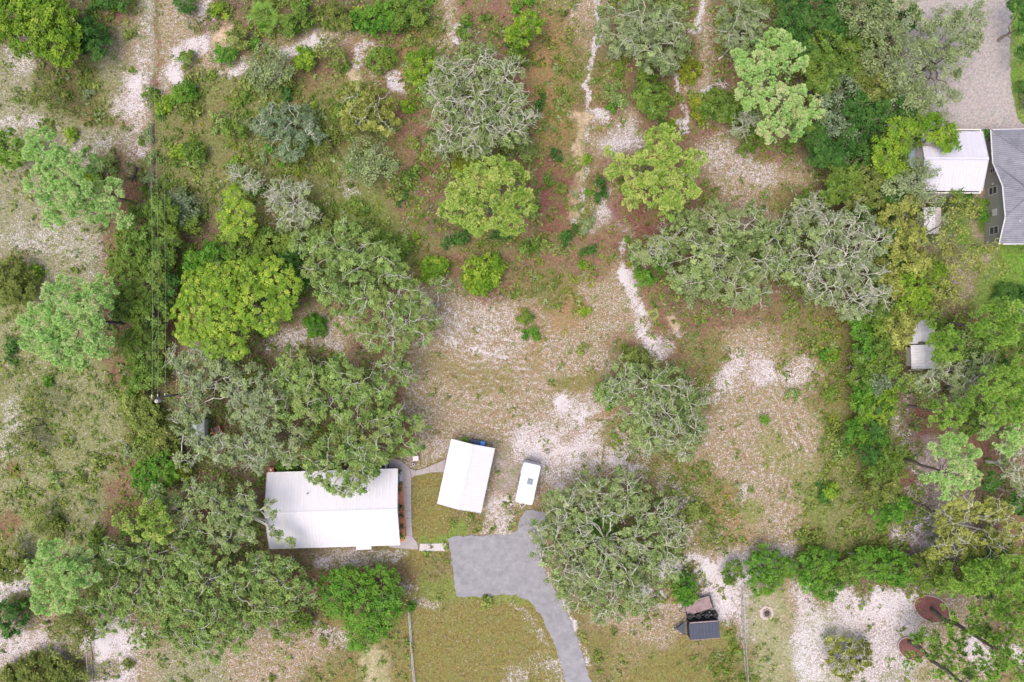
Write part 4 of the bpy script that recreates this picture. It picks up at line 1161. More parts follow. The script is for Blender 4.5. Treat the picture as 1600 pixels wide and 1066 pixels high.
mb = MB().tube((0, 0, -.1), (.1, .15, .55), .32, .24, 9)
for i in range(6):
    a = i * 1.05; mb.tube((0, 0, .1), (math.cos(a) * .75, math.sin(a) * .8, .0 + R.uniform(0, .35)), .12, .03, 5)
mb.build('stump', M['ash'], o); MB().tube((.2, .5, .2), (.5, 1.5, .45), .2, .3, 8).build('root_ball', M['ash'], o)


# ================================================================== fences
def fence(pts, label, h=1.2, post_gap=2.4, kind='chain', base=None):
    P0 = [Vector(P(*p)) for p in pts]; t = empty('wire_fence', tuple(P0[0]), label, 'fence')
    O = P0[0]; ln = [0]
    for a, b in zip(P0, P0[1:]): ln.append(ln[-1] + (b - a).length)
    n = max(1, int(ln[-1] / post_gap)); st = []
    for i in range(n + 1):
        s = ln[-1] * i / n; k = max(j for j in range(len(ln)) if ln[j] <= s + 1e-6); k = min(k, len(P0) - 2)
        u = (s - ln[k]) / (ln[k + 1] - ln[k]); st.append(P0[k].lerp(P0[k + 1], u) - O)
    pm = MB().tube((0, 0, -.2), (0, 0, h), .035, .035, 8).tube((0, 0, h), (0, 0, h + .05), .05, .02, 8).mesh('post', M['steel' if kind == 'chain' else 'wood'])
    for p in st: link('post', pm, t).location = p
    mb = MB()
    for a, b in zip(st, st[1:]):
        if kind == 'chain':
            mb.tube(a + Vector((0, 0, h)), b + Vector((0, 0, h)), .028, .028, 6)
        else:
            for z in (.35, .7, 1.05): mb.tube(a + Vector((0, 0, z)), b + Vector((0, 0, z)), .012, .012, 3)
    mb.build('top_rail' if kind == 'chain' else 'wire', M['steel'], t)
    if kind == 'chain':
        for a, b in zip(st, st[1:]):
            L = (b - a).length; d = (b - a).normalized(); mw = MB(); k = int(L / .22)
            for i in range(k):
                for s in (0, 1):
                    x0 = L * i / k; x1 = x0 + h * .9
                    if x1 > L: continue
                    p = a + d * (x0 if s == 0 else x1) + Vector((0, 0, .05)); q_ = a + d * (x1 if s == 0 else x0) + Vector((0, 0, h - .03)); mw.tube(p, q_, .006, .006, 3)
            for z in (.08, .4, .8): mw.tube(a + Vector((0, 0, z)), b + Vector((0, 0, z)), .008, .008, 3)
            mw.build('mesh_panel', M['steel'], t)
    if base:
        for i, (a, b) in enumerate(zip(st, st[1:])):
            m = (a + b) / 2; d = b - a; L = d.length
            MB().box(m.x, m.y, .03, base[0], L - .03, .1, math.atan2(d.y, d.x) - math.pi / 2).build('base_strip', M[base[1]], t)
    return t


fence([(639.5, 952), (642, 985), (645.5, 1040), (649, 1066), (653, 1130)], 'grey mesh fence running down the lawn left of the asphalt drive', 1.1, 2.4, 'chain', (.22, 'concrete'))
fence([(1158, 918), (1161, 1000), (1166, 1066), (1170, 1130)], 'mesh fence between the brown lawn and the pale sandy yard', 1.2, 2.4, 'chain', (.14, 'wood'))
fence([(142, 1005), (146, 1066), (149, 1130)], 'short mesh fence at the lower left corner', 1.2, 2.4, 'chain', (.12, 'wood'))
fence([(241, -40), (241, 60), (240, 180), (241, 300), (243, 330)], 'old wire fence on grey posts along the sandy track at top left', 1.2, 3.0, 'wire')
fence([(1386, 598), (1389, 700), (1391, 800), (1392, 862)], 'wire fence along the sandy strip on the right hand boundary', 1.2, 3.0, 'wire')

# ================================================================== utility poles and wires
def pole(x, y, label):
    t = empty('utility_pole', (x, y, 0), label, 'utility pole')
    MB().tube((0, 0, -.3), (0, 0, 11.2), .17, .12, 12).build('pole', M['bark'], t)
    MB().tube((.0, -.42, 9.3), (.0, -.42, 10.2), .24, .24, 12).tube((0, -.42, 10.2), (0, -.42, 10.3), .16, .08, 10).build('transformer', M['concretelight'], t)
    MB().box(0, -.2, 9.6, .1, .3, .1).build('bracket', M['steel'], t)
    for z, s in ((11.25, 0), (9.8, 0), (7.9, 0)):
        MB().tube((-.02, .1, z), (-.02, .5, z), .05, .07, 8).build('insulator', M['trim'], t)
    MB().tube((.05, -.1, 9.9), (.5, -.6, 8.6), .03, .03, 6).build('ground_cable', M['steel'], t)
    return t
PX, PY = -46.8, -7.5
pole(PX, PY, 'utility pole with white transformer standing in the green tree line'); pole(-48.7, 62.0, 'second utility pole further up the line beyond the top edge')
for z, lab in ((11.25, 'uppermost thin overhead wire strung from the pole top'), (9.8, 'middle thin overhead wire strung from the transformer pole'), (7.9, 'lowest of the three overhead wires on the transformer pole')):
    mb = MB(); p = None
    for i in range(25):
        t = i / 24; q_ = Vector((PX + (-48.7 - PX) * t + (.0 if z > 10 else .0), PY + .5 + (62.0 - PY - .5) * t, z - 1.3 * 4 * t * (1 - t)))
        if p is not None: mb.tube(p, q_, .017, .017, 5)
        p = q_
    o = mb.build('overhead_wire', M['copperwire']); tag(o, lab, 'wire', 'overhead wires of the pole line')


# ================================================================== trees (traced lobes: px, py, radius px [, height])
T = plant
# -- pines
T('pine_tree', 'pine tree', 'pine', 'mint', 12, [(75,235,32),(100,262,34),(68,285,26),(100,315,32),(125,290,24),(85,345,14),(150,335,15)], 'large mint green pine left of the red needle patch, second tree from the left edge', base=None, bare=.2)
T('pine_tree', 'pine tree', 'pinethin', 'mint', 9.5, [(150,262,15),(140,245,12),(160,300,20),(180,298,16),(172,325,17),(190,342,14),(148,318,14)], 'sparser mint pine on the right flank of the large mint green pine', bare=.35)
T('pine_tree', 'pine tree', 'pine', 'mint', 13, [(105,470,36),(68,505,34),(120,515,42),(55,530,24),(112,558,22),(148,475,30),(165,450,20),(148,540,26),(90,540,28)], 'broad round mint pine standing left of the hedge line below the first one', bare=.1, base=(192, 505))
T('pine_tree', 'pine tree', 'pine', 'pinegrn', 5, [(24,235,28)], 'dense dark green young pine at the left edge', dens=1.5)
T('pine_tree', 'pine tree', 'pine', 'pineyel', 12, [(768,268,28),(735,290,32),(795,292,34),(760,330,34),(812,322,26),(722,325,26),(800,350,24),(700,330,12),(740,350,20)], 'yellow green pine directly below the big bare limbed oak', bare=.3, dens=1.1)
T('pine_tree', 'pine tree', 'pine', 'pineyel', 12, [(1035,230,30),(1008,262,30),(1058,262,33),(1032,295,30),(975,262,18),(1068,300,20),(985,308,20),(1048,325,18),(958,270,10),(954,236,7),(1085,255,16)], 'round yellow green pine right of the sandy footpath', bare=.3, dens=1.1)
T('pine_tree', 'pine tree', 'pine', 'mint', 13, [(1208,75,28),(1180,108,30),(1232,95,26),(1172,150,24),(1216,158,26),(1262,172,24),(1205,205,20),(1232,198,20),(1245,150,15),(1150,95,14)], 'tall broken crowned pine with gaps at the edge of the upper right woods', bare=.5, tone=.08)
T('pine_tree', 'pine tree', 'pine', 'pineyel', 9, [(237,800,22),(252,820,20),(222,828,16),(190,815,10),(262,838,12)], 'small yellow green pine beside the oak grove at lower left', tone=-.05)
T('pine_tree', 'pine tree', 'pine', 'mint', 12, [(88,868,28),(68,902,26),(110,900,30),(78,938,24),(130,870,16),(58,880,16),(140,895,14),(100,940,16)], 'pale green pine in the lower left corner wood', bare=.25, tone=.05)
T('pine_tree', 'pine tree', 'pine', 'pinegrn', 9, [(1470,524,20),(1483,545,20),(1464,552,14),(1490,528,10)], 'bright green small pine beside the two white roofed sheds', tone=.15)
T('pine_tree', 'pine tree', 'pine', 'mint', 12, [(1478,700,20),(1505,708,24),(1488,735,24),(1512,745,18),(1460,700,10),(1452,742,12),(1478,765,14)], 'light mint pine right of the sandy strip in the right hand woods', bare=.35, base=(1412, 719))
T('pine_tree', 'pine tree', 'pinethin', 'pinegrn', 13, [(1545,500,26),(1572,492,26),(1560,525,22),(1595,508,18)], 'feathery thin pine just under the glossy hedge at the right edge', dens=1.4, tone=.05)
T('pine_tree', 'pine tree', 'pine', 'pinegrn', 13, [(1545,600,26),(1575,595,24),(1585,630,26),(1552,640,24),(1525,620,16),(1595,575,18)], 'green pine at the right edge above the red needle floor', tone=.08, bare=.3)
T('pine_tree', 'pine tree', 'pine', 'mint', 13, [(1590,670,24),(1568,690,18),(1540,668,16)], 'mint pine at the right edge just above the red mulch patch', bare=.3)
T('pine_tree', 'pine tree', 'pinethin', 'pinegrn', 10, [(1470,632,16),(1485,655,14),(1462,660,12),(1500,640,14)], 'sparse little pine over the red needle floor right of the strip', tone=.05)
T('pine_tree', 'pine tree', 'pine', 'pinegrn', 12, [(1530,900,26),(1562,905,28),(1590,945,28),(1552,935,20),(1505,915,18),(1580,885,18),(1600,905,20)], 'bushy bright green pine at right above the leaning sparse pines', tone=.08, bare=.15)
T('pine_tree', 'pine tree', 'pinethin', 'pinegrn', 16, [(1480,962,14,5),(1500,985,18,8),(1530,975,16,9.5),(1535,1005,20,11),(1560,985,20,12),(1568,1020,24,14),(1590,1045,24,14),(1600,985,22,14.5),(1520,955,14,9),(1560,955,16,11)], 'open limbed pine rising from the upper mulch oval at bottom right', base=(1455, 951), bare=.3, tone=.0, dens=.85)
T('pine_tree', 'pine tree', 'pinethin', 'pinegrn', 15, [(1432,990,15,4),(1420,1030,12,4),(1452,1022,14,6),(1455,1000,12,6.5),(1490,1020,16,9),(1505,1045,20,11),(1535,1058,24,13),(1470,1045,14,8),(1548,1038,16,13)], 'open limbed pine rising from the lower mulch oval at the bottom edge', base=(1420, 1003), bare=.3, dens=.85)

# -- live oaks
T('live_oak', 'oak tree', 'oak', 'oak', 9, [(700,120,30),(745,103,34),(790,122,30),(695,165,32),(745,158,34),(795,168,32),(712,212,26),(755,200,30),(800,205,26),(688,225,20),(822,188,16),(675,142,18),(745,230,22)], 'big spreading oak with bare silvery limbs in the upper middle', bare=1.0)
T('live_oak', 'oak tree', 'oak', 'oak', 9, [(1075,358,30),(1120,348,34),(1168,350,34),(1207,372,30),(1090,400,34),(1135,395,36),(1180,410,34),(1212,410,20),(1100,440,28),(1145,452,32),(1185,462,20),(1060,435,18)], 'wide olive crowned oak below the round yellow green pine on the right', bare=.65)
T('live_oak', 'oak tree', 'oak', 'oakgrey', 9, [(1290,358,28),(1332,350,30),(1362,380,26),(1268,405,26),(1312,408,34),(1350,430,30),(1288,450,28),(1330,470,30),(1370,462,20),(1258,440,16)], 'silvery grey oak with pale tangled limbs, right of the wide olive oak', bare=1.0)
T('live_oak', 'oak tree', 'oak', 'oak', 8, [(975,590,28),(1012,598,30),(1048,600,28),(1000,642,32),(1040,645,34),(1075,628,26),(1012,682,28),(1052,680,30),(1085,670,20),(958,615,20),(1068,702,18)], 'lone mid sized oak between the two cleared sandy fields', bare=.75, tone=.0)
T('live_oak', 'oak tree', 'oak', 'oak', 8, [(880,790,30),(928,768,32),(980,770,34),(1025,800,30),(868,840,32),(905,835,22),(1040,850,32),(990,840,26),(880,890,30),(925,900,34),(980,895,34),(1035,890,28),(900,930,26),(950,942,30),(1000,940,24),(940,862,26),(845,868,13),(838,828,13),(1062,822,14),(915,800,18),(960,800,18)], 'large round oak beside the asphalt drive right of the camper', bare=.8, tone=.04, dens=.78)
T('live_oak', 'oak tree', 'oak', 'oakgreen', 8.5, [(500,420,28),(530,390,26),(560,420,28),(600,402,24),(520,460,26),(545,500,20),(500,380,20)], 'mid green oak just right of the yellow green hickory', bare=.35)
T('live_oak', 'oak tree', 'oak', 'oakgreen', 8, [(575,465,28),(605,480,26),(640,498,24),(662,522,17),(620,530,22),(585,525,24),(610,568,20),(632,585,16),(645,455,16),(625,430,18)], 'ragged green oak leaning over the left edge of the sandy field', bare=.65)
T('live_oak', 'oak tree', 'oak', 'oakgrey', 8.5, [(310,600,28),(350,590,28),(392,600,28),(422,622,24),(298,635,26),(380,640,28),(415,665,22),(290,585,16)], 'grey green oak right of the utility pole', bare=.45, tone=-.02)
T('live_oak', 'oak tree', 'oak', 'oakgrey', 8, [(350,702,26),(390,702,28),(318,700,18),(422,698,18),(405,725,14),(300,685,14)], 'low grey green oak below the barbecue clearing', bare=.6)
T('live_oak', 'oak tree', 'oak', 'oakgreen', 9, [(490,592,26),(530,582,28),(568,600,28),(600,612,20),(482,632,24),(522,640,30),(560,645,28),(598,655,24)], 'green oak with pale limbs in the middle of the grove above the house', bare=.5)
T('live_oak', 'oak tree', 'oak', 'oakgreen', 9, [(630,690,22),(592,700,26),(552,698,28),(515,702,26),(492,722,20),(572,722,22),(492,742,16),(525,752,20),(555,752,20),(580,742,14),(540,770,10),(610,672,18)], 'oak whose leafy branches reach over the white house roof', bare=.55, tone=.03)
T('live_oak', 'oak tree', 'oak', 'oakgreen', 10, [(330,900,38),(290,940,34),(340,960,32),(300,870,28),(372,905,26),(262,905,28),(250,950,26),(310,990,24)], 'big dark gapped oak in the middle of the lower left grove', bare=.45)
T('live_oak', 'oak tree', 'oak', 'oakgreen', 9, [(405,900,32),(445,905,32),(400,945,30),(445,945,26),(475,925,22),(405,882,22),(448,885,15),(380,975,22),(435,975,18)], 'oak touching the lower left corner of the white house roof', bare=.3)
T('live_oak', 'oak tree', 'oak', 'oak', 9, [(355,800,28),(330,772,24),(378,800,22),(362,838,24),(388,835,15),(330,830,20),(385,772,16),(418,790,9),(428,805,8),(437,838,7),(452,850,8),(425,830,7),(300,760,14)], 'olive oak against the left end of the white roofed house', bare=.35)
T('live_oak', 'oak tree', 'oak', 'oakgreen', 9, [(200,880,28),(215,925,28),(180,920,24),(240,865,22),(170,870,20),(205,960,22),(180,850,14),(270,850,16)], 'shadowy green oak between the pale pine and the big gapped oak', bare=.4, tone=-.05)
T('live_oak', 'oak tree', 'oak', 'oakgrey', 7, [(962,28,28),(1002,30,36),(1042,42,32),(1020,80,30),(982,65,24),(1052,70,22),(1038,102,18),(940,55,14)], 'fine leaved grey green oak at the top edge right of the footpath', bare=.5, tone=-.05)
T('live_oak', 'oak tree', 'oak', 'oakgrey', 7.5, [(1150,22,28),(1165,55,24),(1135,55,18),(1182,25,22),(1160,80,14)], 'grey green oak at the top edge beside the broken crowned pine', bare=.4, tone=-.1)
T('live_oak', 'oak tree', 'oak', 'oakblue', 5, [(428,190,28),(465,192,30),(450,225,26),(482,212,20),(410,200,14)], 'blue green misty looking small oak in the upper left scrub', bare=.5, tone=.05)
T('live_oak', 'oak tree', 'oak', 'oakyel', 5, [(560,155,26),(592,162,24),(550,186,20),(600,192,20),(575,182,20)], 'olive yellow small oak left of the big bare limbed oak', bare=.5, tone=-.12)
T('live_oak', 'oak tree', 'thin', 'oakgrey', 4.5, [(578,242,30),(558,256,22),(602,258,20),(575,270,18)], 'grey green shrubby oak below the olive yellow small oak', bare=.4)
T('live_oak', 'oak tree', 'oak', 'oakgrey', 5, [(440,298,20),(462,318,20),(482,338,18),(450,342,18),(430,318,14),(472,298,12)], 'silvery half dead oak above the yellow green hickory', bare=1.0, tone=.15)
T('live_oak', 'oak tree', 'oak', 'oakgrey', 4.5, [(385,280,17),(370,270,12),(400,292,12)], 'small silver tipped oak beside the mottled yellow tree', bare=.9, tone=.15)
T('live_oak', 'oak tree', 'thin', 'oakgrey', 4.5, [(418,104,34),(405,118,22),(438,110,20)], 'fine grey green tree below the big saw palmetto', bare=.45)
T('live_oak', 'oak tree', 'oak', 'oakgrey', 6, [(1258,330,20),(1272,320,16),(1245,350,16)], 'small silvery oak between the wide olive oak and the silver grey one', bare=.9, tone=.1)
T('live_oak', 'oak tree', 'oak', 'oakgrey', 4.5, [(1158,200,15),(1168,188,12)], 'small dead looking silver oak under the broken crowned pine', bare=1.0, tone=.2, dens=.5)
T('live_oak', 'oak tree', 'oak', 'oak', 7, [(1012,392,22),(1035,372,20),(998,400,16),(1040,400,16)], 'small oak on the left shoulder of the wide olive oak', bare=.7)
T('live_oak', 'oak tree', 'thin', 'oakgrey', 8, [(1480,30,22),(1512,38,24),(1500,78,24),(1445,40,14),(1462,75,18),(1482,108,18),(1462,148,20),(1432,150,18),(1492,150,12),(1442,182,14),(1530,20,16),(1520,65,14)], 'wispy grey green tree hanging over the paver driveway', bare=.3, dens=1.5)
T('live_oak', 'oak tree', 'thin', 'oakgrey', 8, [(1335,18,30),(1352,48,24),(1402,20,30),(1395,62,24),(1372,95,24),(1402,118,24),(1422,80,20),(1412,155,20),(1380,25,20)], 'large wispy grey green tree at the top of the right hand woods', bare=.4, dens=1.3)
T('live_oak', 'oak tree', 'leafy', 'oakyel', 7, [(1402,385,22),(1428,368,18),(1434,410,20),(1394,345,18),(1420,318,16)], 'olive yellow oak left of the small white and pink shed', bare=.25)
T('live_oak', 'oak tree', 'thin', 'oakyel', 7, [(1502,400,30),(1542,410,26),(1482,378,22),(1502,348,20),(1520,330,16),(1548,385,14),(1490,322,12)], 'pale thin see through tree left of the taupe house', bare=.55, dens=.55)
T('live_oak', 'oak tree', 'thin', 'oakyel', 6, [(1472,455,22),(1502,465,18),(1462,480,16),(1490,440,16)], 'pale thin tree above the bright small pine on the right', bare=.55, dens=.7)
T('live_oak', 'oak tree', 'thin', 'oakgrey', 7, [(1430,262,16),(1425,285,22),(1402,292,20),(1450,268,14),(1440,300,16),(1460,310,12)], 'grey green feathery tree covering the left end of the lavender roof', bare=.3)
T('live_oak', 'oak tree', 'oak', 'oakgrey', 8, [(1480,572,20),(1502,592,22),(1452,600,18),(1532,572,20),(1500,620,16)], 'silvery green oak right below the lower white roofed shed', bare=.7)
T('live_oak', 'oak tree', 'oak', 'oakyel', 8.5, [(1480,810,20),(1508,792,22),(1475,850,20),(1500,848,24),(1550,800,20),(1572,800,14),(1540,850,24),(1582,835,18),(1590,868,16),(1462,865,12)], 'yellow olive oak with pale curling limbs in the lower right woods', bare=.6, tone=.05)
T('live_oak', 'oak tree', 'oak', 'oakgrey', 7.5, [(1590,705,14),(1580,735,16),(1600,760,16),(1565,705,10)], 'bare grey limbed oak at the right edge over the red mulch', bare=1.0, dens=.6)
T('live_oak', 'oak tree', 'oak', 'oakyel', 3.4, [(1320,1008,18),(1342,1022,20),(1325,1045,20),(1302,1002,10),(1352,1040,12),(1305,1030,12)], 'olive tree with dead twigs alone on the white sand at the bottom', bare=.6, tone=-.15)
T('live_oak', 'oak tree', 'thin', 'olive', 5, [(65,125,16),(85,142,14),(95,155,10),(58,158,14),(75,150,12)], 'thin straggly olive tree in the upper left meadow', bare=.5)
T('live_oak', 'oak tree', 'thin', 'olive', 4, [(55,618,16),(70,640,12),(42,690,20),(55,705,12),(30,680,12)], 'straggly olive scrub oak at the left edge below the round mint pine', bare=.5, dens=.8)
T('live_oak', 'oak tree', 'thin', 'olive', 6, [(110,970,18),(132,990,18),(120,958,20),(92,985,16),(125,1010,14)], 'olive tree overhanging the top of the short lower left fence', bare=.4)

# -- yellow green broadleaf trees
T('hickory_tree', 'hickory tree', 'hick', 'hick', 9, [(318,450,32),(352,440,32),(392,430,30),(430,430,28),(452,452,20),(310,490,36),(352,498,38),(402,478,36),(440,480,22),(298,522,22),(338,535,24),(370,545,18),(420,508,16),(350,460,20)], 'large bright yellow green hickory right of the power line', bare=.1)
T('hickory_tree', 'hickory tree', 'hick', 'hick', 6, [(365,305,16),(370,330,18),(385,352,16),(360,362,16),(350,340,12),(388,325,10)], 'mottled yellow young hickory above the large yellow green one', bare=.2)
T('broadleaf_tree', 'tree', 'leafy', 'lime', 8, [(1400,205,18),(1385,232,20),(1392,262,20),(1378,250,12),(1415,200,14),(1450,200,18),(1476,210,17),(1432,198,14),(1484,226,12),(1408,232,10)], 'vivid lime tree curling over the left corner of the lavender barn roof', bare=.15)
T('broadleaf_tree', 'tree', 'leafy', 'lime', 7, [(20,30,32),(60,25,32),(45,60,26),(92,58,32),(100,85,18),(78,20,24),(30,5,18),(110,30,16)], 'large yellow green tree in the top left corner', bare=.35, tone=-.12)
T('broadleaf_tree', 'tree', 'leafy', 'lime', 4, [(665,105,24),(655,125,16),(650,92,12)], 'yellow shrubby tree touching the left side of the big bare limbed oak', bare=.2)
T('broadleaf_tree', 'tree', 'leafy', 'lime', 5, [(825,38,18),(812,58,16),(800,52,12)], 'yellow green slender tree above the big bare limbed oak', bare=.3)
T('broadleaf_tree', 'tree', 'bush', 'bright', 6, [(555,912,26),(598,915,26),(570,955,30),(602,955,24),(562,998,18),(525,940,22),(535,908,18),(612,935,16),(585,985,18),(512,915,14)], 'dense bright green round tree on the lawn below the house', tone=.14)

# -- hedge column along the power line
for i, (a, lab) in enumerate((
    ([(222,348,28),(250,335,24)], 'uppermost broadleaf tree of the green belt beneath the wires'),
    ([(212,402,26),(245,400,26)], 'glossy green tree in the belt between the round mint pine and the hickory, upper'),
    ([(205,440,24),(238,445,26)], 'green tree in the belt level with the top of the hickory'),
    ([(200,482,20),(235,488,30)], 'green tree in the belt right beside the round mint pine'),
    ([(215,540,26),(245,530,18)], 'green tree in the belt just below the round mint pine'),
    ([(238,575,24),(212,592,22)], 'green tree in the belt directly above the pole transformer'),
    ([(210,630,22),(230,655,22)], 'blurry green tree in the belt just left of the pole'),
    ([(258,690,20),(242,710,18)], 'green bushy tree below the pole'),
    ([(255,735,22),(228,742,20),(245,765,14)], 'bright green tree above the small yellow green pine'))):
    T('broadleaf_tree', 'tree', 'leafy', ('green', 'green', 'green', 'green', 'green', 'green', 'grassy', 'olive', 'bright')[i], (5.5, 6, 6, 6, 5, 5, 3.5, 4, 5)[i], a, lab, bare=.05, group='green tree belt under the wires', tone=(-.02 if i % 2 else .05))

# -- upper right woods
for st, m, H, a, lab in (
    ('leafy', 'dark', 7, [(1240,12,24),(1232,42,18),(1255,30,16)], 'dark tree at the top edge right of the broken crowned pine'),
    ('leafy', 'dark', 7, [(1290,20,28),(1300,50,22)], 'very dark tree at the top edge of the right hand woods'),
    ('leafy', 'green', 7, [(1290,75,26),(1278,102,24)], 'mid green tree right of the broken crowned pine'),
    ('leafy', 'green', 7, [(1330,78,26),(1325,105,20)], 'green tree in the heart of the upper right woods, under the wispy one'),
    ('leafy', 'olive', 7, [(1352,112,20),(1370,140,22),(1352,145,14)], 'yellowish tree in the middle of the upper right woods'),
    ('thin', 'oakblue', 7, [(1318,140,24),(1300,160,18)], 'blue grey tree deep in the upper right woods'),
    ('leafy', 'green', 6.5, [(1285,130,22),(1270,140,14)], 'green tree just right of the broken crowned pine middle'),
    ('leafy', 'dark', 7, [(1340,172,26),(1372,185,20)], 'dark bluish tree left of the vivid lime tree'),
    ('thin', 'oakblue', 6, [(1302,192,20),(1322,205,16)], 'misty blue green tree right of the lowest pine bough'),
    ('leafy', 'dark', 5.5, [(1285,240,22),(1280,215,18)], 'dark tree at the left edge of the right hand woods, level with the barn'),
    ('leafy', 'dark', 6, [(1312,240,20),(1330,212,22),(1345,248,18)], 'near black green tree between the woods edge and the lime tree'),
    ('leafy', 'green', 6, [(1320,285,26),(1300,302,16)], 'green tree right of the small purple sandy clearing'),
    ('leafy', 'olive', 6, [(1355,280,20),(1372,302,22),(1338,312,20)], 'olive tree above the silvery grey oak'),
    ('leafy', 'green', 6, [(1400,255,14),(1372,262,14)], 'shaded green tree under the lime tree'),
    ('leafy', 'oakyel', 6, [(1395,440,24),(1375,420,14)], 'yellow olive tree right of the silvery grey oak'),
    ('leafy', 'lime', 6.5, [(1422,450,22),(1440,465,14),(1415,475,12)], 'yellow green tree above the upper white roofed shed'),
    ('leafy', 'oakyel', 6, [(1400,500,20),(1418,515,12),(1405,530,14)], 'pale yellow green tree left of the upper white roofed shed'),
    ('leafy', 'green', 5, [(1380,492,18),(1378,520,18)], 'green tree below the silvery grey oak'),
    ('leafy', 'lime', 5, [(1462,420,13),(1470,435,12),(1480,455,10)], 'small lime tree in the pale lawn right of the woods'),
    ('leafy', 'green', 7, [(1520,640,18),(1512,665,18)], 'green tree above the large red floor patch at right'),
    ('leafy', 'dark', 6, [(1550,750,14),(1590,790,16),(1530,880,14)], 'dark understory tree among the pale limbs at lower right'),
    ('leafy', 'green', 6, [(1585,520,20),(1575,550,20),(1530,540,16)], 'mid green tree at the right edge between the feathery and green pines'),
    ('leafy', 'dark', 6, [(1590,10,14),(1600,40,12),(1600,85,12)], 'dark green tree at the top right corner beyond the pavers'),
    ('bush', 'dark', 2, [(1600,135,10),(1602,160,8)], 'small shrub on the lawn at the right edge beside the pavers'),
    ('leafy', 'green', 6, [(1425,225,12),(1412,275,14)], 'shaded green tree between the lime tree and the barn'),
    ('leafy', 'green', 4, [(1500,310,14),(1515,318,12),(1486,305,12)], 'loose green shrub tree below the lavender barn'),
    ('thin', 'oakgreen', 6, [(1440,600,16),(1425,590,14),(1452,625,14)], 'thin green tree below the lower white shed'),
    ('leafy', 'green', 8, [(1498,895,20),(1480,915,16),(1520,870,16)], 'green tree joining the hedge row to the bushy pine'),
):
    T('broadleaf_tree', 'tree', st, m, H, a, lab, bare=.15 if st == 'leafy' else .35)

for st, m, H, a, lab in (
    ('leafy', 'green', 5, [(190,415,16),(200,375,16)], 'small green tree on the left edge of the belt above the round mint pine'),
    ('leafy', 'dark', 5, [(265,445,14),(262,480,12)], 'dark tree on the right edge of the belt beside the hickory'),
    ('leafy', 'green', 5, [(255,395,18),(268,372,14)], 'green tree crowding the wires above the hickory'),
    ('leafy', 'dark', 6, [(1255,60,20),(1262,80,18),(1300,170,16)], 'dark leafy tree behind the broken crowned pine'),
    ('leafy', 'green', 6, [(1370,60,18),(1320,50,18)], 'mid green tree under the large wispy tree at the top'),
    ('leafy', 'dark', 6, [(1395,170,20),(1420,180,16),(1360,215,16)], 'dark tree above the vivid lime tree'),
    ('leafy', 'green', 5.5, [(1240,180,14),(1275,190,18)], 'green tree at the woods edge beside the lowest pine bough'),
    ('leafy', 'dark', 5, [(1400,320,16),(1345,330,16),(1405,420,16)], 'dark tree behind the silvery grey oak'),
    ('leafy', 'green', 5, [(1380,455,16),(1370,480,16)], 'green tree right below the silvery grey oak'),
    ('leafy', 'green', 5, [(1345,560,14),(1342,590,14)], 'low green tree on the field side of the boundary belt'),
    ('leafy', 'dark', 5, [(1375,640,16),(1365,670,14),(1360,710,16)], 'dark tree deep in the boundary belt'),
    ('leafy', 'dark', 6, [(1520,575,18),(1560,570,16),(1500,555,14)], 'dark tree between the feathery pine and the silvery green oak'),
    ('leafy', 'dark', 6, [(1560,860,16),(1590,900,16),(1540,920,14)], 'dark tree beneath the bushy bright green pine'),
    ('thin', 'oakgrey', 6, [(1560,640,16),(1590,600,14),(1520,600,14)], 'grey green understory tree below the green pine at the right edge'),
    ('leafy', 'green', 6, [(1450,440,16),(1440,485,14),(1462,500,12)], 'green tree crowding the upper left of the white roofed sheds'),
    ('thin', 'oakgrey', 7, [(1440,100,20),(1425,130,18),(1450,60,18),(1440,170,16),(1470,190,14)], 'misty grey green tree along the left side of the paver driveway'),
    ('leafy', 'dark', 6, [(1395,310,16),(1400,360,16),(1385,400,16)], 'dark green tree between the silvery grey oak and the small shed'),
    ('thin', 'oakgrey', 6, [(1450,340,12),(1470,370,14),(1445,385,14),(1480,345,10)], 'thin grey green tree drooping over the small white and pink shed'),
    ('leafy', 'bright', 4.5, [(1340,500,14),(1350,550,14),(1360,600,12)], 'bright leaning bush at the field edge below the silvery grey oak'),
    ('thin', 'oakgreen', 7, [(1510,530,18),(1540,560,18),(1500,560,14)], 'thin green tree right of the bright small pine'),
    ('leafy', 'green', 6, [(1380,545,14),(1395,575,12),(1410,600,12)], 'green tree left of the lower white roofed shed'),
    ('leafy', 'dark', 6, [(1420,30,16),(1375,15,18),(1310,20,16)], 'dark green tree at the very top of the right hand woods'),
    ('leafy', 'olive', 6, [(1470,885,16),(1455,870,14)], 'olive tree left of the yellow olive oak'),
):
    T('broadleaf_tree', 'tree', st, m, H, a, lab, bare=.1)
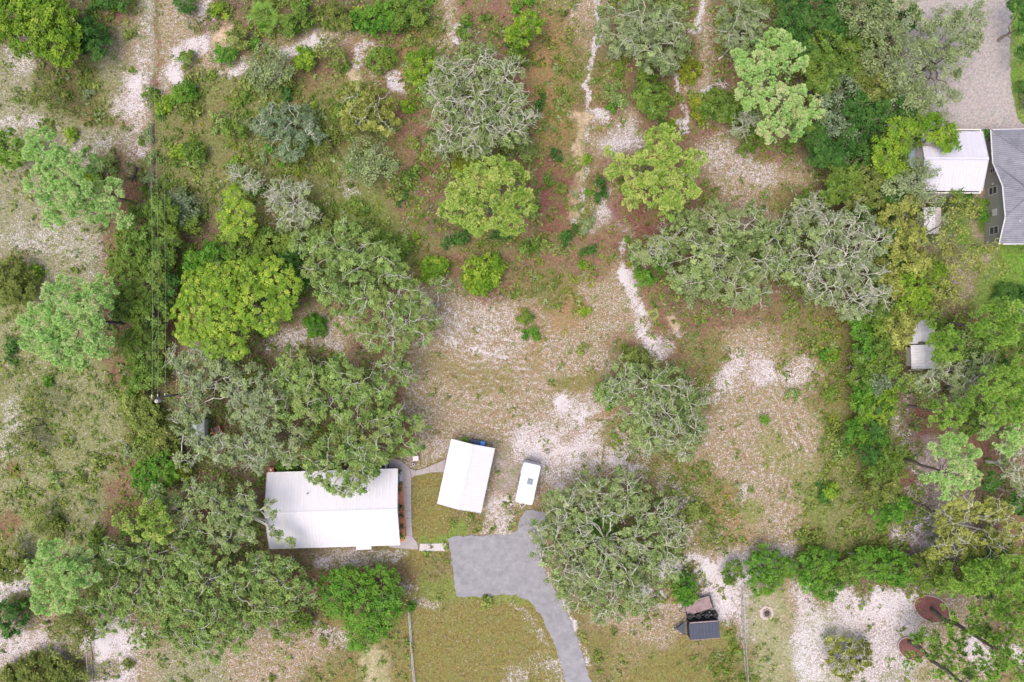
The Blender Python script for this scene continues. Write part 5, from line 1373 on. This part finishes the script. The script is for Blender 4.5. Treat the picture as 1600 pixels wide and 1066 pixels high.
for m, H, b, a, lab in (
    ('oakgreen', 7, .3, [(455,560,22),(480,600,24),(450,640,24),(460,600,22),(440,590,18)], 'oak filling the middle of the grove between pole and clearing'),
    ('oakgrey', 7, .5, [(275,560,18),(300,560,18),(330,560,18),(285,660,18),(285,720,14)], 'grey oak at the foot of the hickory'),
    ('oak', 7, .4, [(455,722,10),(455,700,16),(470,672,18),(440,715,9)], 'small olive oak close behind the house'),
    ('oakgreen', 7, .3, [(660,660,14),(650,700,12),(625,650,16)], 'feathery oak side bough at the edge of the sandy field'),
    ('oakgreen', 8, .3, [(150,940,22),(175,975,20),(160,900,20)], 'green oak between the pale pine and the sandy corner'),
    ('oakgreen', 8, .3, [(290,1000,22),(330,1015,18),(250,985,22),(370,1000,20),(220,1000,16)], 'low oak along the bottom fringe of the grove'),
    ('oak', 7, .5, [(245,770,14),(270,790,20),(300,800,20),(290,830,18)], 'scraggy oak right of the small yellow green pine'),
    ('oakgreen', 8, .3, [(475,380,20),(540,360,20),(580,380,20),(600,430,18)], 'oak behind the mid green oak at the top of the grove'),
    ('oak', 7, .5, [(690,445,14),(665,480,14),(680,500,12)], 'small ragged oak tip at the left edge of the sandy field'),
    ('oak', 8, .6, [(1235,400,18),(1240,430,16),(1235,370,16)], 'oak joining the wide olive oak to the silvery grey one'),
):
    T('live_oak', 'oak tree', 'oak', m, H, a, lab, bare=b)

# -- boundary belt on the right, y 500-800
for st, m, H, a, lab in (
    ('leafy', 'bright', 4, [(1352,532,18),(1345,515,14)], 'dark bright green bush at the top of the right boundary belt'),
    ('leafy', 'green', 4.5, [(1362,572,20),(1378,560,14)], 'green tree in the boundary belt left of the lower white shed'),
    ('thin', 'oakblue', 4.5, [(1380,590,16),(1372,605,14)], 'greyish tree at the top end of the right wire fence'),
    ('leafy', 'bright', 4, [(1352,612,18),(1345,635,14)], 'bright bush in the boundary belt where the sandy strip begins'),
    ('leafy', 'lime', 4.5, [(1368,645,20),(1385,620,12),(1392,612,8)], 'yellowish tree in the boundary belt beside the sandy strip'),
    ('leafy', 'bright', 4, [(1348,668,17),(1335,680,14),(1352,690,12)], 'vivid green bush in the boundary belt facing the brown field'),
    ('leafy', 'green', 5, [(1385,720,20),(1372,735,16)], 'green tree beside the right wire fence, above the dark trunks'),
    ('leafy', 'olive', 5, [(1378,765,20),(1395,750,16),(1365,775,12)], 'olive tree in the lower part of the boundary belt'),
    ('leafy', 'bright', 4, [(1395,795,18),(1412,795,12),(1375,805,14)], 'bright green bush at the foot of the boundary belt'),
):
    T('broadleaf_tree', 'tree', st, m, H, a, lab, bare=.05, group='right boundary belt')

# -- hedge row at the bottom right
for H, a, lab, m in (
    (3, [(1148,893,16),(1140,905,10)], 'leftmost low bush of the hedge row above the pale lawn', 'green'),
    (4.5, [(1195,882,26),(1232,888,13),(1192,908,20),(1210,900,14)], 'big round bright bush at the left of the hedge row', 'bright'),
    (4.5, [(1278,882,26),(1285,912,22),(1265,905,18)], 'tall round bush hanging below the hedge row onto the sand', 'bright'),
    (3.5, [(1330,890,20),(1320,900,14)], 'darker low bush in the middle of the hedge row', 'green'),
    (4, [(1365,880,24),(1350,872,12)], 'dark green bush right of the pipe rail in the hedge row', 'bright'),
    (4, [(1398,888,24),(1412,900,14)], 'rounded bush in the right half of the hedge row', 'bright'),
    (4, [(1432,888,18),(1450,905,16),(1470,905,14)], 'last olive bush of the hedge row before the pines', 'green')):
    T('garden_bush', 'bush', 'bush', m, H, a, lab, group='hedge row above the sandy yard', tone=.02)

# -- shrubs of the scrubland
SH = (
    ('bush', 'dark', 4.5, [(145,65,26),(132,50,20)], 'dark round bush on the right side of the top left tree'),
    ('bush', 'dark', 3, [(168,2,14),(195,2,14)], 'low dark bush at the top edge left of the sandy track'),
    ('leafy', 'olive', 4, [(18,432,26),(36,456,20),(15,462,14)], 'olive bush at the left edge above the sandy meadow'),
    ('bush', 'dark', 3.5, [(18,965,26)], 'dark round bush at the left edge below the pale pine'),
    ('thin', 'grassy', 3, [(62,812,24),(75,835,18)], 'blurry green shrub above the pale pine'),
    ('leafy', 'olive', 4, [(18,870,18),(10,895,14),(30,888,12)], 'olive shrub with a dead branch at the left edge'),
    ('bush', 'green', 1.6, [(236,147,12)], 'small bush beside the wire fence at top left'),
    ('bush', 'bright', 2.0, [(287,148,17),(295,140,10)], 'round green bush beside a smaller lime one in the upper left sand'),
    ('bush', 'lime', 1.2, [(265,157,9)], 'small lime bush touching the round green one'),
    ('bush', 'green', 1.6, [(292,92,12)], 'small bush in the pale sand at top left'),
    ('bush', 'bright', 2.0, [(355,88,14),(345,78,9)], 'oval bright bush right of the pale sand'),
    ('bush', 'dark', 2.2, [(290,8,16)], 'dark bush at the top edge in the sand'),
    ('leafy', 'lime', 1.6, [(343,21,11)], 'small yellow bush near the top edge left of the palmetto'),
    ('leafy', 'grassy', 2.2, [(372,62,16)], 'dull olive bush left of the palmetto'),
    ('bush', 'green', 2.0, [(306,240,16),(296,232,10)], 'green bush near the wires in the middle of the scrub'),
    ('leafy', 'green', 2.4, [(366,203,14)], 'mid green bush left of the misty blue green oak'),
    ('thin', 'oakblue', 3, [(280,312,18),(300,325,18),(290,340,14)], 'misty blue green shrub right of the wires'),
    ('leafy', 'green', 2.6, [(470,28,22),(455,45,12)], 'rounded green shrub right of the big palmetto'),
    ('leafy', 'olive', 2.4, [(530,25,18),(540,38,12)], 'yellow olive shrub at the top edge, second from the palmetto'),
    ('thin', 'grassy', 2.8, [(512,75,18),(522,88,16)], 'grey green shrub beside the pale sand streak'),
    ('leafy', 'lime', 2.4, [(478,92,17),(470,100,10)], 'bright yellow green shrub beside the pale sand streak'),
    ('bush', 'bright', 2.8, [(590,30,22),(605,20,16)], 'bright green shrub near the top edge left of centre'),
    ('leafy', 'green', 2.8, [(635,12,20),(650,22,18),(622,38,14)], 'loose green shrub at the top edge above the yellow shrubby tree'),
    ('bush', 'bright', 1.8, [(562,32,16)], 'small bright shrub left of the bright green shrub at the top'),
    ('leafy', 'green', 2.2, [(592,95,18),(608,88,12)], 'dark green low shrub between two sandy patches'),
    ('bush', 'lime', 1.2, [(640,165,9)], 'tiny round bright bush left of the big bare limbed oak'),
    ('thin', 'olive', 2.6, [(515,218,18),(505,232,14)], 'yellowish shrub right of the misty blue green oak'),
    ('leafy', 'green', 2.6, [(812,88,14),(802,76,10)], 'green shrub under the slender yellow green tree'),
    ('thin', 'oakgreen', 3, [(822,235,18),(812,215,14)], 'green shrub at the lower right rim of the big bare limbed oak'),
    ('leafy', 'moss', 2.6, [(732,252,18),(720,262,12)], 'olive yellow shrub wedged between the bare oak and the pine below'),
    ('thin', 'oakgreen', 2.6, [(960,145,18),(970,155,12)], 'light round shrub right of the sandy path'),
    ('bush', 'bright', .9, [(958,168,8)], 'tiny bright bush just below the light round shrub'),
    ('leafy', 'green', 3.5, [(1018,155,24),(1025,172,16),(1008,145,14)], 'rounded mid green shrub above the round yellow green pine'),
    ('leafy', 'green', 2, [(1010,118,13)], 'small green shrub above the rounded mid green one'),
    ('leafy', 'green', 3.6, [(1122,165,22),(1142,178,16),(1105,172,12)], 'mid green tree like shrub left of the broken crowned pine'),
    ('leafy', 'moss', 1, [(1082,112,15),(1075,125,9)], 'mossy yellow ground shrub near the upper footpath, top one'),
    ('leafy', 'moss', 1, [(1092,165,12),(1088,155,8)], 'mossy yellow ground shrub near the upper footpath, middle one'),
    ('leafy', 'moss', 1, [(1093,183,10)], 'mossy yellow ground shrub near the upper footpath, lowest one'),
    ('leafy', 'green', 1.6, [(1165,232,12)], 'small green bush in the purple sandy clearing'),
    ('bush', 'green', 1.2, [(1260,308,10)], 'small dark bush in the clearing beside the right hand woods'),
    ('thin', 'dark', 1.1, [(865,244,12)], 'small fuzzy seedling pine nearest the bare limbed oak'),
    ('thin', 'bright', .8, [(857,279,8)], 'tiny seedling bush on the red needle floor, left one'),
    ('leafy', 'grassy', .8, [(878,294,8)], 'tiny pale bush at the left edge of the footpath'),
    ('bush', 'dark', 1, [(937,289,9)], 'small dark bush left of the round yellow green pine'),
    ('bush', 'dark', 1, [(938,309,9)], 'small dark bush under the left side of the round pine'),
    ('bush', 'bright', 1.6, [(1000,402,14)], 'vivid green bush at the left foot of the wide olive oak'),
    ('bush', 'bright', 2.4, [(1007,435,16)], 'vivid round bush by the pale sand of the footpath'),
    ('bush', 'bright', 2.6, [(1035,412,14),(1048,398,12)], 'dark vivid bush half under the wide olive oak'),
    ('leafy', 'lime', 2.2, [(680,420,20),(668,428,12)], 'olive yellow shrub above the sandy field, left one'),
    ('leafy', 'lime', 2.6, [(752,425,28),(748,442,20),(772,418,14)], 'broad yellow green shrub above the sandy field'),
    ('leafy', 'bright', 2, [(945,612,14),(950,628,12)], 'bright bush at the left foot of the lone oak'),
    ('leafy', 'grassy', 2.4, [(1000,562,16),(985,552,12)], 'olive green bush at the top of the lone oak'),
    ('leafy', 'bright', 3, [(935,828,22),(950,815,14)], 'vivid green bush in the hollow centre of the large round oak'),
    ('bush', 'bright', 3, [(1068,915,19),(1075,932,15)], 'small round tree growing over the planked trailer'),
    ('bush', 'bright', 1.4, [(447,731,13),(456,729,8)], 'vivid shrub against the back wall of the house'),
    ('leafy', 'bright', 1.2, [(493,512,17),(485,500,9)], 'ring of vivid green creeper near the yellow green hickory'),
    ('leafy', 'dark', 5, [(452,418,22),(465,440,16)], 'dark bush right behind the yellow green hickory'),
    ('leafy', 'bright', 4, [(340,400,22),(320,410,16),(300,408,14)], 'bright bush above the yellow green hickory'),
    ('leafy', 'green', 4, [(382,392,22),(410,398,16)], 'mid green bush above the top of the hickory'),
    ('leafy', 'green', 4, [(422,382,22),(455,380,20)], 'green bush below the silvery half dead oak'),
    ('bush', 'bright', 1.2, [(290,424,10),(298,430,6)], 'tiny bright bush between the belt and the hickory'),
    ('leafy', 'green', 3, [(270,345,18),(300,352,14)], 'green shrub right of the wires above the belt'),
    ('bush', 'dark', 1.8, [(1565,458,13),(1585,458,14),(1600,460,12)], 'dark glossy clipped hedge at the right edge'),
    ('leafy', 'bright', 1.0, [(728,688,6)], 'small lime bush at the top edge of the carport roof'),
    ('leafy', 'lime', 1.4, [(1300,768,11)], 'round yellow green bush in the weedy edge of the right field'),
    ('leafy', 'bright', .6, [(830,522,10),(838,524,6)], 'flat vivid weed clump in the sandy field'),
    ('leafy', 'green', .6, [(822,498,11)], 'flat dull weed clump above the vivid one in the sandy field'),
    ('leafy', 'grassy', .7, [(1272,550,8)], 'left of two small weed clumps in the right field'),
    ('leafy', 'bright', .7, [(1288,552,8)], 'right of two small weed clumps in the right field'),
    ('leafy', 'bright', .6, [(1192,657,8)], 'lone weed clump in the middle of the right field'),
    ('leafy', 'lime', .7, [(914,485,7)], 'lone lime weed clump near the top of the sandy field'),
    ('leafy', 'grassy', .6, [(908,545,7)], 'pale weed clump in the lower right of the sandy field'),
    ('leafy', 'grassy', .6, [(1086,802,14),(1098,798,8)], 'flat grassy clump right of the large round oak'),
    ('leafy', 'grassy', .7, [(757,943,9)], 'low weed clump just below the asphalt apron'),
    ('leafy', 'bright', .9, [(641,949,7)], 'small weed at the head of the grey mesh fence'),
    ('leafy', 'bright', 3.4, [(1375,690,12)], 'bright fan leaved bush in the boundary belt'),
    ('bush', 'dark', 3, [(1545,212,8),(1540,208,5)], 'dark bush in the gap between barn and taupe house'),
    ('leafy', 'bright', 2.4, [(1540,322,8),(1538,340,8)], 'dark green shrub against the taupe wall'),
    ('leafy', 'olive', 2.5, [(60,1045,28),(100,1050,24),(25,1055,18)], 'weedy shrub patch at the bottom left corner'),
    ('thin', 'grassy', 2.5, [(120,1062,20),(80,1020,14)], 'thin green shrub beside the short lower left fence'),
    ('leafy', 'green', 4, [(560,1000,2)], '') ,
    ('leafy', 'moss', 3, [(280,735,16),(270,715,12)], 'olive yellow shrub at the foot of the belt near the house'),
    ('leafy', 'grassy', 3, [(500,352,20),(525,362,16)], 'loose green shrub above the mid green oak'),
    ('leafy', 'green', 3, [(620,385,18),(600,372,14)], 'loose green shrub above the ragged oak'),
    ('bush', 'green', 3, [(470,970,16),(445,988,14)], 'green shrub at the lower right fringe of the oak grove'),
    ('leafy', 'dark', 5, [(140,520,1)], ''),
)
for st, m, H, a, lab in SH:
    if not lab: continue
    T('shrub', 'shrub', st, m, H, a, lab, bare=.25 if st == 'thin' else 0.0, tone=.02)

palmetto(420, 35, 30, 2.6, 'large saw palmetto with broad pale fans near the top edge', 20, 'pinegrn')
palmetto(575, 55, 15, 1.4, 'smaller saw palmetto between the bright shrubs at the top', 14, 'pinegrn')
palmetto(1019, 492, 12, 1.2, 'small yellow palmetto right of the pale sandy path end', 13, 'pineyel')
palmetto(983, 514, 9, .9, 'little palmetto left of the pale sandy path end', 11)
palmetto(1375, 692, 15, 2.2, 'palmetto under the right boundary belt trees', 14)
palmetto(1398, 705, 15, 2.2, 'palmetto beside the sandy strip on the right', 14)
palmetto(862, 330, 8, .8, 'tiny palmetto on the red needle floor left of the path', 10)
palmetto(330, 118, 6, .6, 'tiny bright palmetto in the upper left, upper of a pair', 9, 'pineyel')
palmetto(338, 142, 7, .6, 'tiny bright palmetto in the upper left, lower of a pair', 9, 'pineyel')
palmetto(310, 285, 8, .8, 'small palmetto by the dark litter right of the wires', 10, 'pineyel')

# bed plants
BL = ('just below the front step', 'second from the front step', 'third from the front step', 'fourth from the front step', 'at the lower end', 'in the short upper corner')
for i, (a, b) in enumerate(((623, 765), (626, 792), (628, 806), (628, 822), (625, 838), (622, 738))):
    T('bedding_plant', 'plant', 'bush', 'bright' if i in (0, 4) else 'dark', .45, [(a, b, 3.4 if i in (0, 4) else 2)], 'small plant in the orange mulch bed ' + BL[i], group='plants in the orange mulch bed')

# logs on the ground
for px, py, L, rz, r, lab, mt in ((1139, 78, 4.2, .75, .13, 'pale dead branch leaning between trees near the top edge', 'silver'),
                                  (1440, 790, 4.5, -.45, .20, 'dark fallen log in the sandy strip', 'ash'), (1455, 804, 3.6, -.55, .12, 'pale thin fallen branch beside the dark log', 'silver'),
                                  (1565, 765, 6.0, -.33, .28, 'thick grey fallen trunk near the right edge', 'bark'), (1430, 578, 2.2, .1, .1, 'short pale branch below the sheds', 'silver'),
                                  (58, 690, 3.0, .45, .12, 'dead branch lying in the left meadow', 'bark')):
    t = empty('fallen_log', P(px, py, 0), lab, 'log', rz=rz)
    sg, _ = wiggle((-L / 2, 0, r * .8), (L / 2, 0, r * .9), r, r * .55, 6, .06)
    v, f = tubes(sg, 8); link('log', mesh_np('log', v, quads=f, mat=M[mt]), t)
    sg, _ = wiggle((L * .1, 0, r), (L * .35, L * .2, r + .25), r * .4, r * .15, 3, .04)
    v, f = tubes(sg, 5); link('branch', mesh_np('branch', v, quads=f, mat=M[mt]), t)


# ================================================================== ground cover nobody could count
def blocked(px, py):
    b = np.zeros(len(px), bool)
    for x0, y0, x1, y1 in ((410, 730, 655, 862), (682, 684, 775, 803), (803, 720, 848, 793), (700, 832, 855, 935), (1068, 930, 1128, 1003), (1420, 60, 1590, 206), (1400, 120, 1590, 206), (1432, 205, 1600, 305), (1536, 205, 1600, 385),
                           (1420, 498, 1460, 580), (815, 796, 855, 900), (606, 714, 700, 742)):
        b |= (px > x0) & (px < x1) & (py > y0) & (py < y1)
    # lower stretch of the drive
    t = np.clip((py - 900) / 170, 0, 1); cxr = 845 + 62 * t + 10 * t * t
    b |= (py > 880) & (np.abs(px - cxr) < 26)
    return b


def scatter(n, key):
    px = rng.random(n) * 1640 - 20; py = rng.random(n) * 1100 - 15
    c, s, sh, gr = cover(px, py)
    w = (sh if key == 'shrub' else gr * (1 - .9 * s))
    if key == 'shrub': w = w * (.25 + 1.5 * np.clip(fbm(px / 22, py / 22, 77, 3) * 2.4 - .75, 0, 1))
    k = (rng.random(n) < w) & ~blocked(px, py)
    return px[k], py[k], c[k], s[k]


# weeds and seedlings
for kind, mat, n, lab in (('weeds', 'grassy', 52000, 0), ('weeds', 'green', 34000, 0), ('weeds', 'moss', 18000, 0), ('weeds', 'oakgrey', 12000, 0)):
    px, py, c, s = scatter(n, 'shrub')
    if mat == 'moss':
        k = ((px > 820) & (px < 960) & (py > 330) & (py < 460)) | ((px > 1210) & (px < 1420) & (py > 520)) | (rng.random(len(px)) < .35); px, py = px[k], py[k]
    k = len(px); m = 9
    r = (.12 + .42 * rng.random(k) ** 3)[:, None, None]
    base = np.stack([(px - 800) * K, (533 - py) * K, np.zeros(k)], 1)[:, None]
    off = rng.normal(size=(k, m, 3)) * np.array([.75, .75, .5]) * r; off[..., 2] = np.abs(off[..., 2]) + .05
    nrm = rng.normal(size=(k, m, 3)) * .5 + np.array([0, 0, .8]); nrm /= np.linalg.norm(nrm, axis=2, keepdims=True)
    sz = (r[..., 0] * (.55 + .5 * rng.random((k, m)))).ravel()
    tint = np.clip(np.repeat(rng.normal(.52, .18, k), m) + rng.normal(0, .13, k * m), 0, 1)
    v, t = leaf_quads((base + off).reshape(-1, 3), nrm.reshape(-1, 3), sz * 1.5, sz * .8, tint)
    o = link('low_weeds', mesh_np('low_weeds', v, quads=np.arange(len(v)).reshape(-1, 4), mat=M[mat], attrs={'tint': t})); o['kind'] = 'stuff'

# small scrub shrubs, each its own object on shared meshes
protos = []
for i in range(10):
    mat = ('grassy', 'green', 'oakgreen', 'green', 'olive', 'bright', 'oakgrey', 'lime', 'dark', 'grassy')[i]; rr = R.uniform(.55, .95)
    pr = [broad_lobe((R.gauss(0, rr * .35), R.gauss(0, rr * .35), rr * .35), rr * R.uniform(.6, .9), size=.26, dens=70, flat=.75, spread=.16, clump=5) for _ in range(3)]
    protos.append(make_leaf_mesh('scrub_shrub', pr, M[mat], (0, 0, 0)))
px, py, c, s = scatter(4200, 'shrub')
n_ = 0
for a, b in zip(px, py):
    if n_ >= 298: break
    if not (0 < a < 1600 and 0 < b < 1066): continue
    if not ((b < 470 and 225 < a < 1300) or (1200 < a < 1400 and 520 < b < 870) or (a < 270)): continue
    o = link('scrub_shrub', protos[R.randrange(10)]); o.location = P(a, b, 0); o.rotation_euler = (0, 0, R.random() * 6.28); k = R.uniform(.7, 1.7); o.scale = (k, k, k)
    tag(o, 'small knee high wild shrub in the open scrub', 'shrub', 'small wild shrubs dotted through the scrub'); n_ += 1

# grass blades in tufts coloured like the sward they grow in
px, py, c, s = scatter(70000, 'grass')
k = len(px); m = 3
base = np.stack([(px - 800) * K, (533 - py) * K, np.full(k, -.02)], 1)[:, None] + rng.normal(size=(k, m, 3)) * np.array([.05, .05, 0])
d = rng.normal(size=(k, m, 3)) * np.array([.8, .8, .2]) + np.array([0, 0, .55]); d /= np.linalg.norm(d, axis=2, keepdims=True)
L = (.10 + .14 * rng.random((k, m, 1))); w = np.cross(d, rng.normal(size=(k, m, 3))); w /= np.linalg.norm(w, axis=2, keepdims=True)
v = np.stack([base - w * .035, base + w * .035, base + d * L], 2).reshape(-1, 3)
hue = rng.random(k)[:, None]
tc = np.where(hue < .55, np.array([[.150, .175, .050]]), np.where(hue < .85, np.array([[.27, .225, .11]]), np.array([[.36, .31, .20]]))) * .5 + c * .5
tc = tc * (.65 + .7 * rng.random((k, 1)))
tc = np.repeat(np.concatenate([tc, np.ones((k, 1))], 1), m * 3, axis=0)
gm, nt, b = new_mat('sward'); a = N(nt, 'ShaderNodeAttribute', attribute_name='cover'); nt.links.new(a.outputs['Color'], b.inputs['Base Color']); b.inputs['Roughness'].default_value = .8
o = link('grass_tufts', mesh_np('grass_tufts', v, tris=np.arange(len(v)).reshape(-1, 3), mat=gm, attrs={'cover': tc})); o['kind'] = 'stuff'
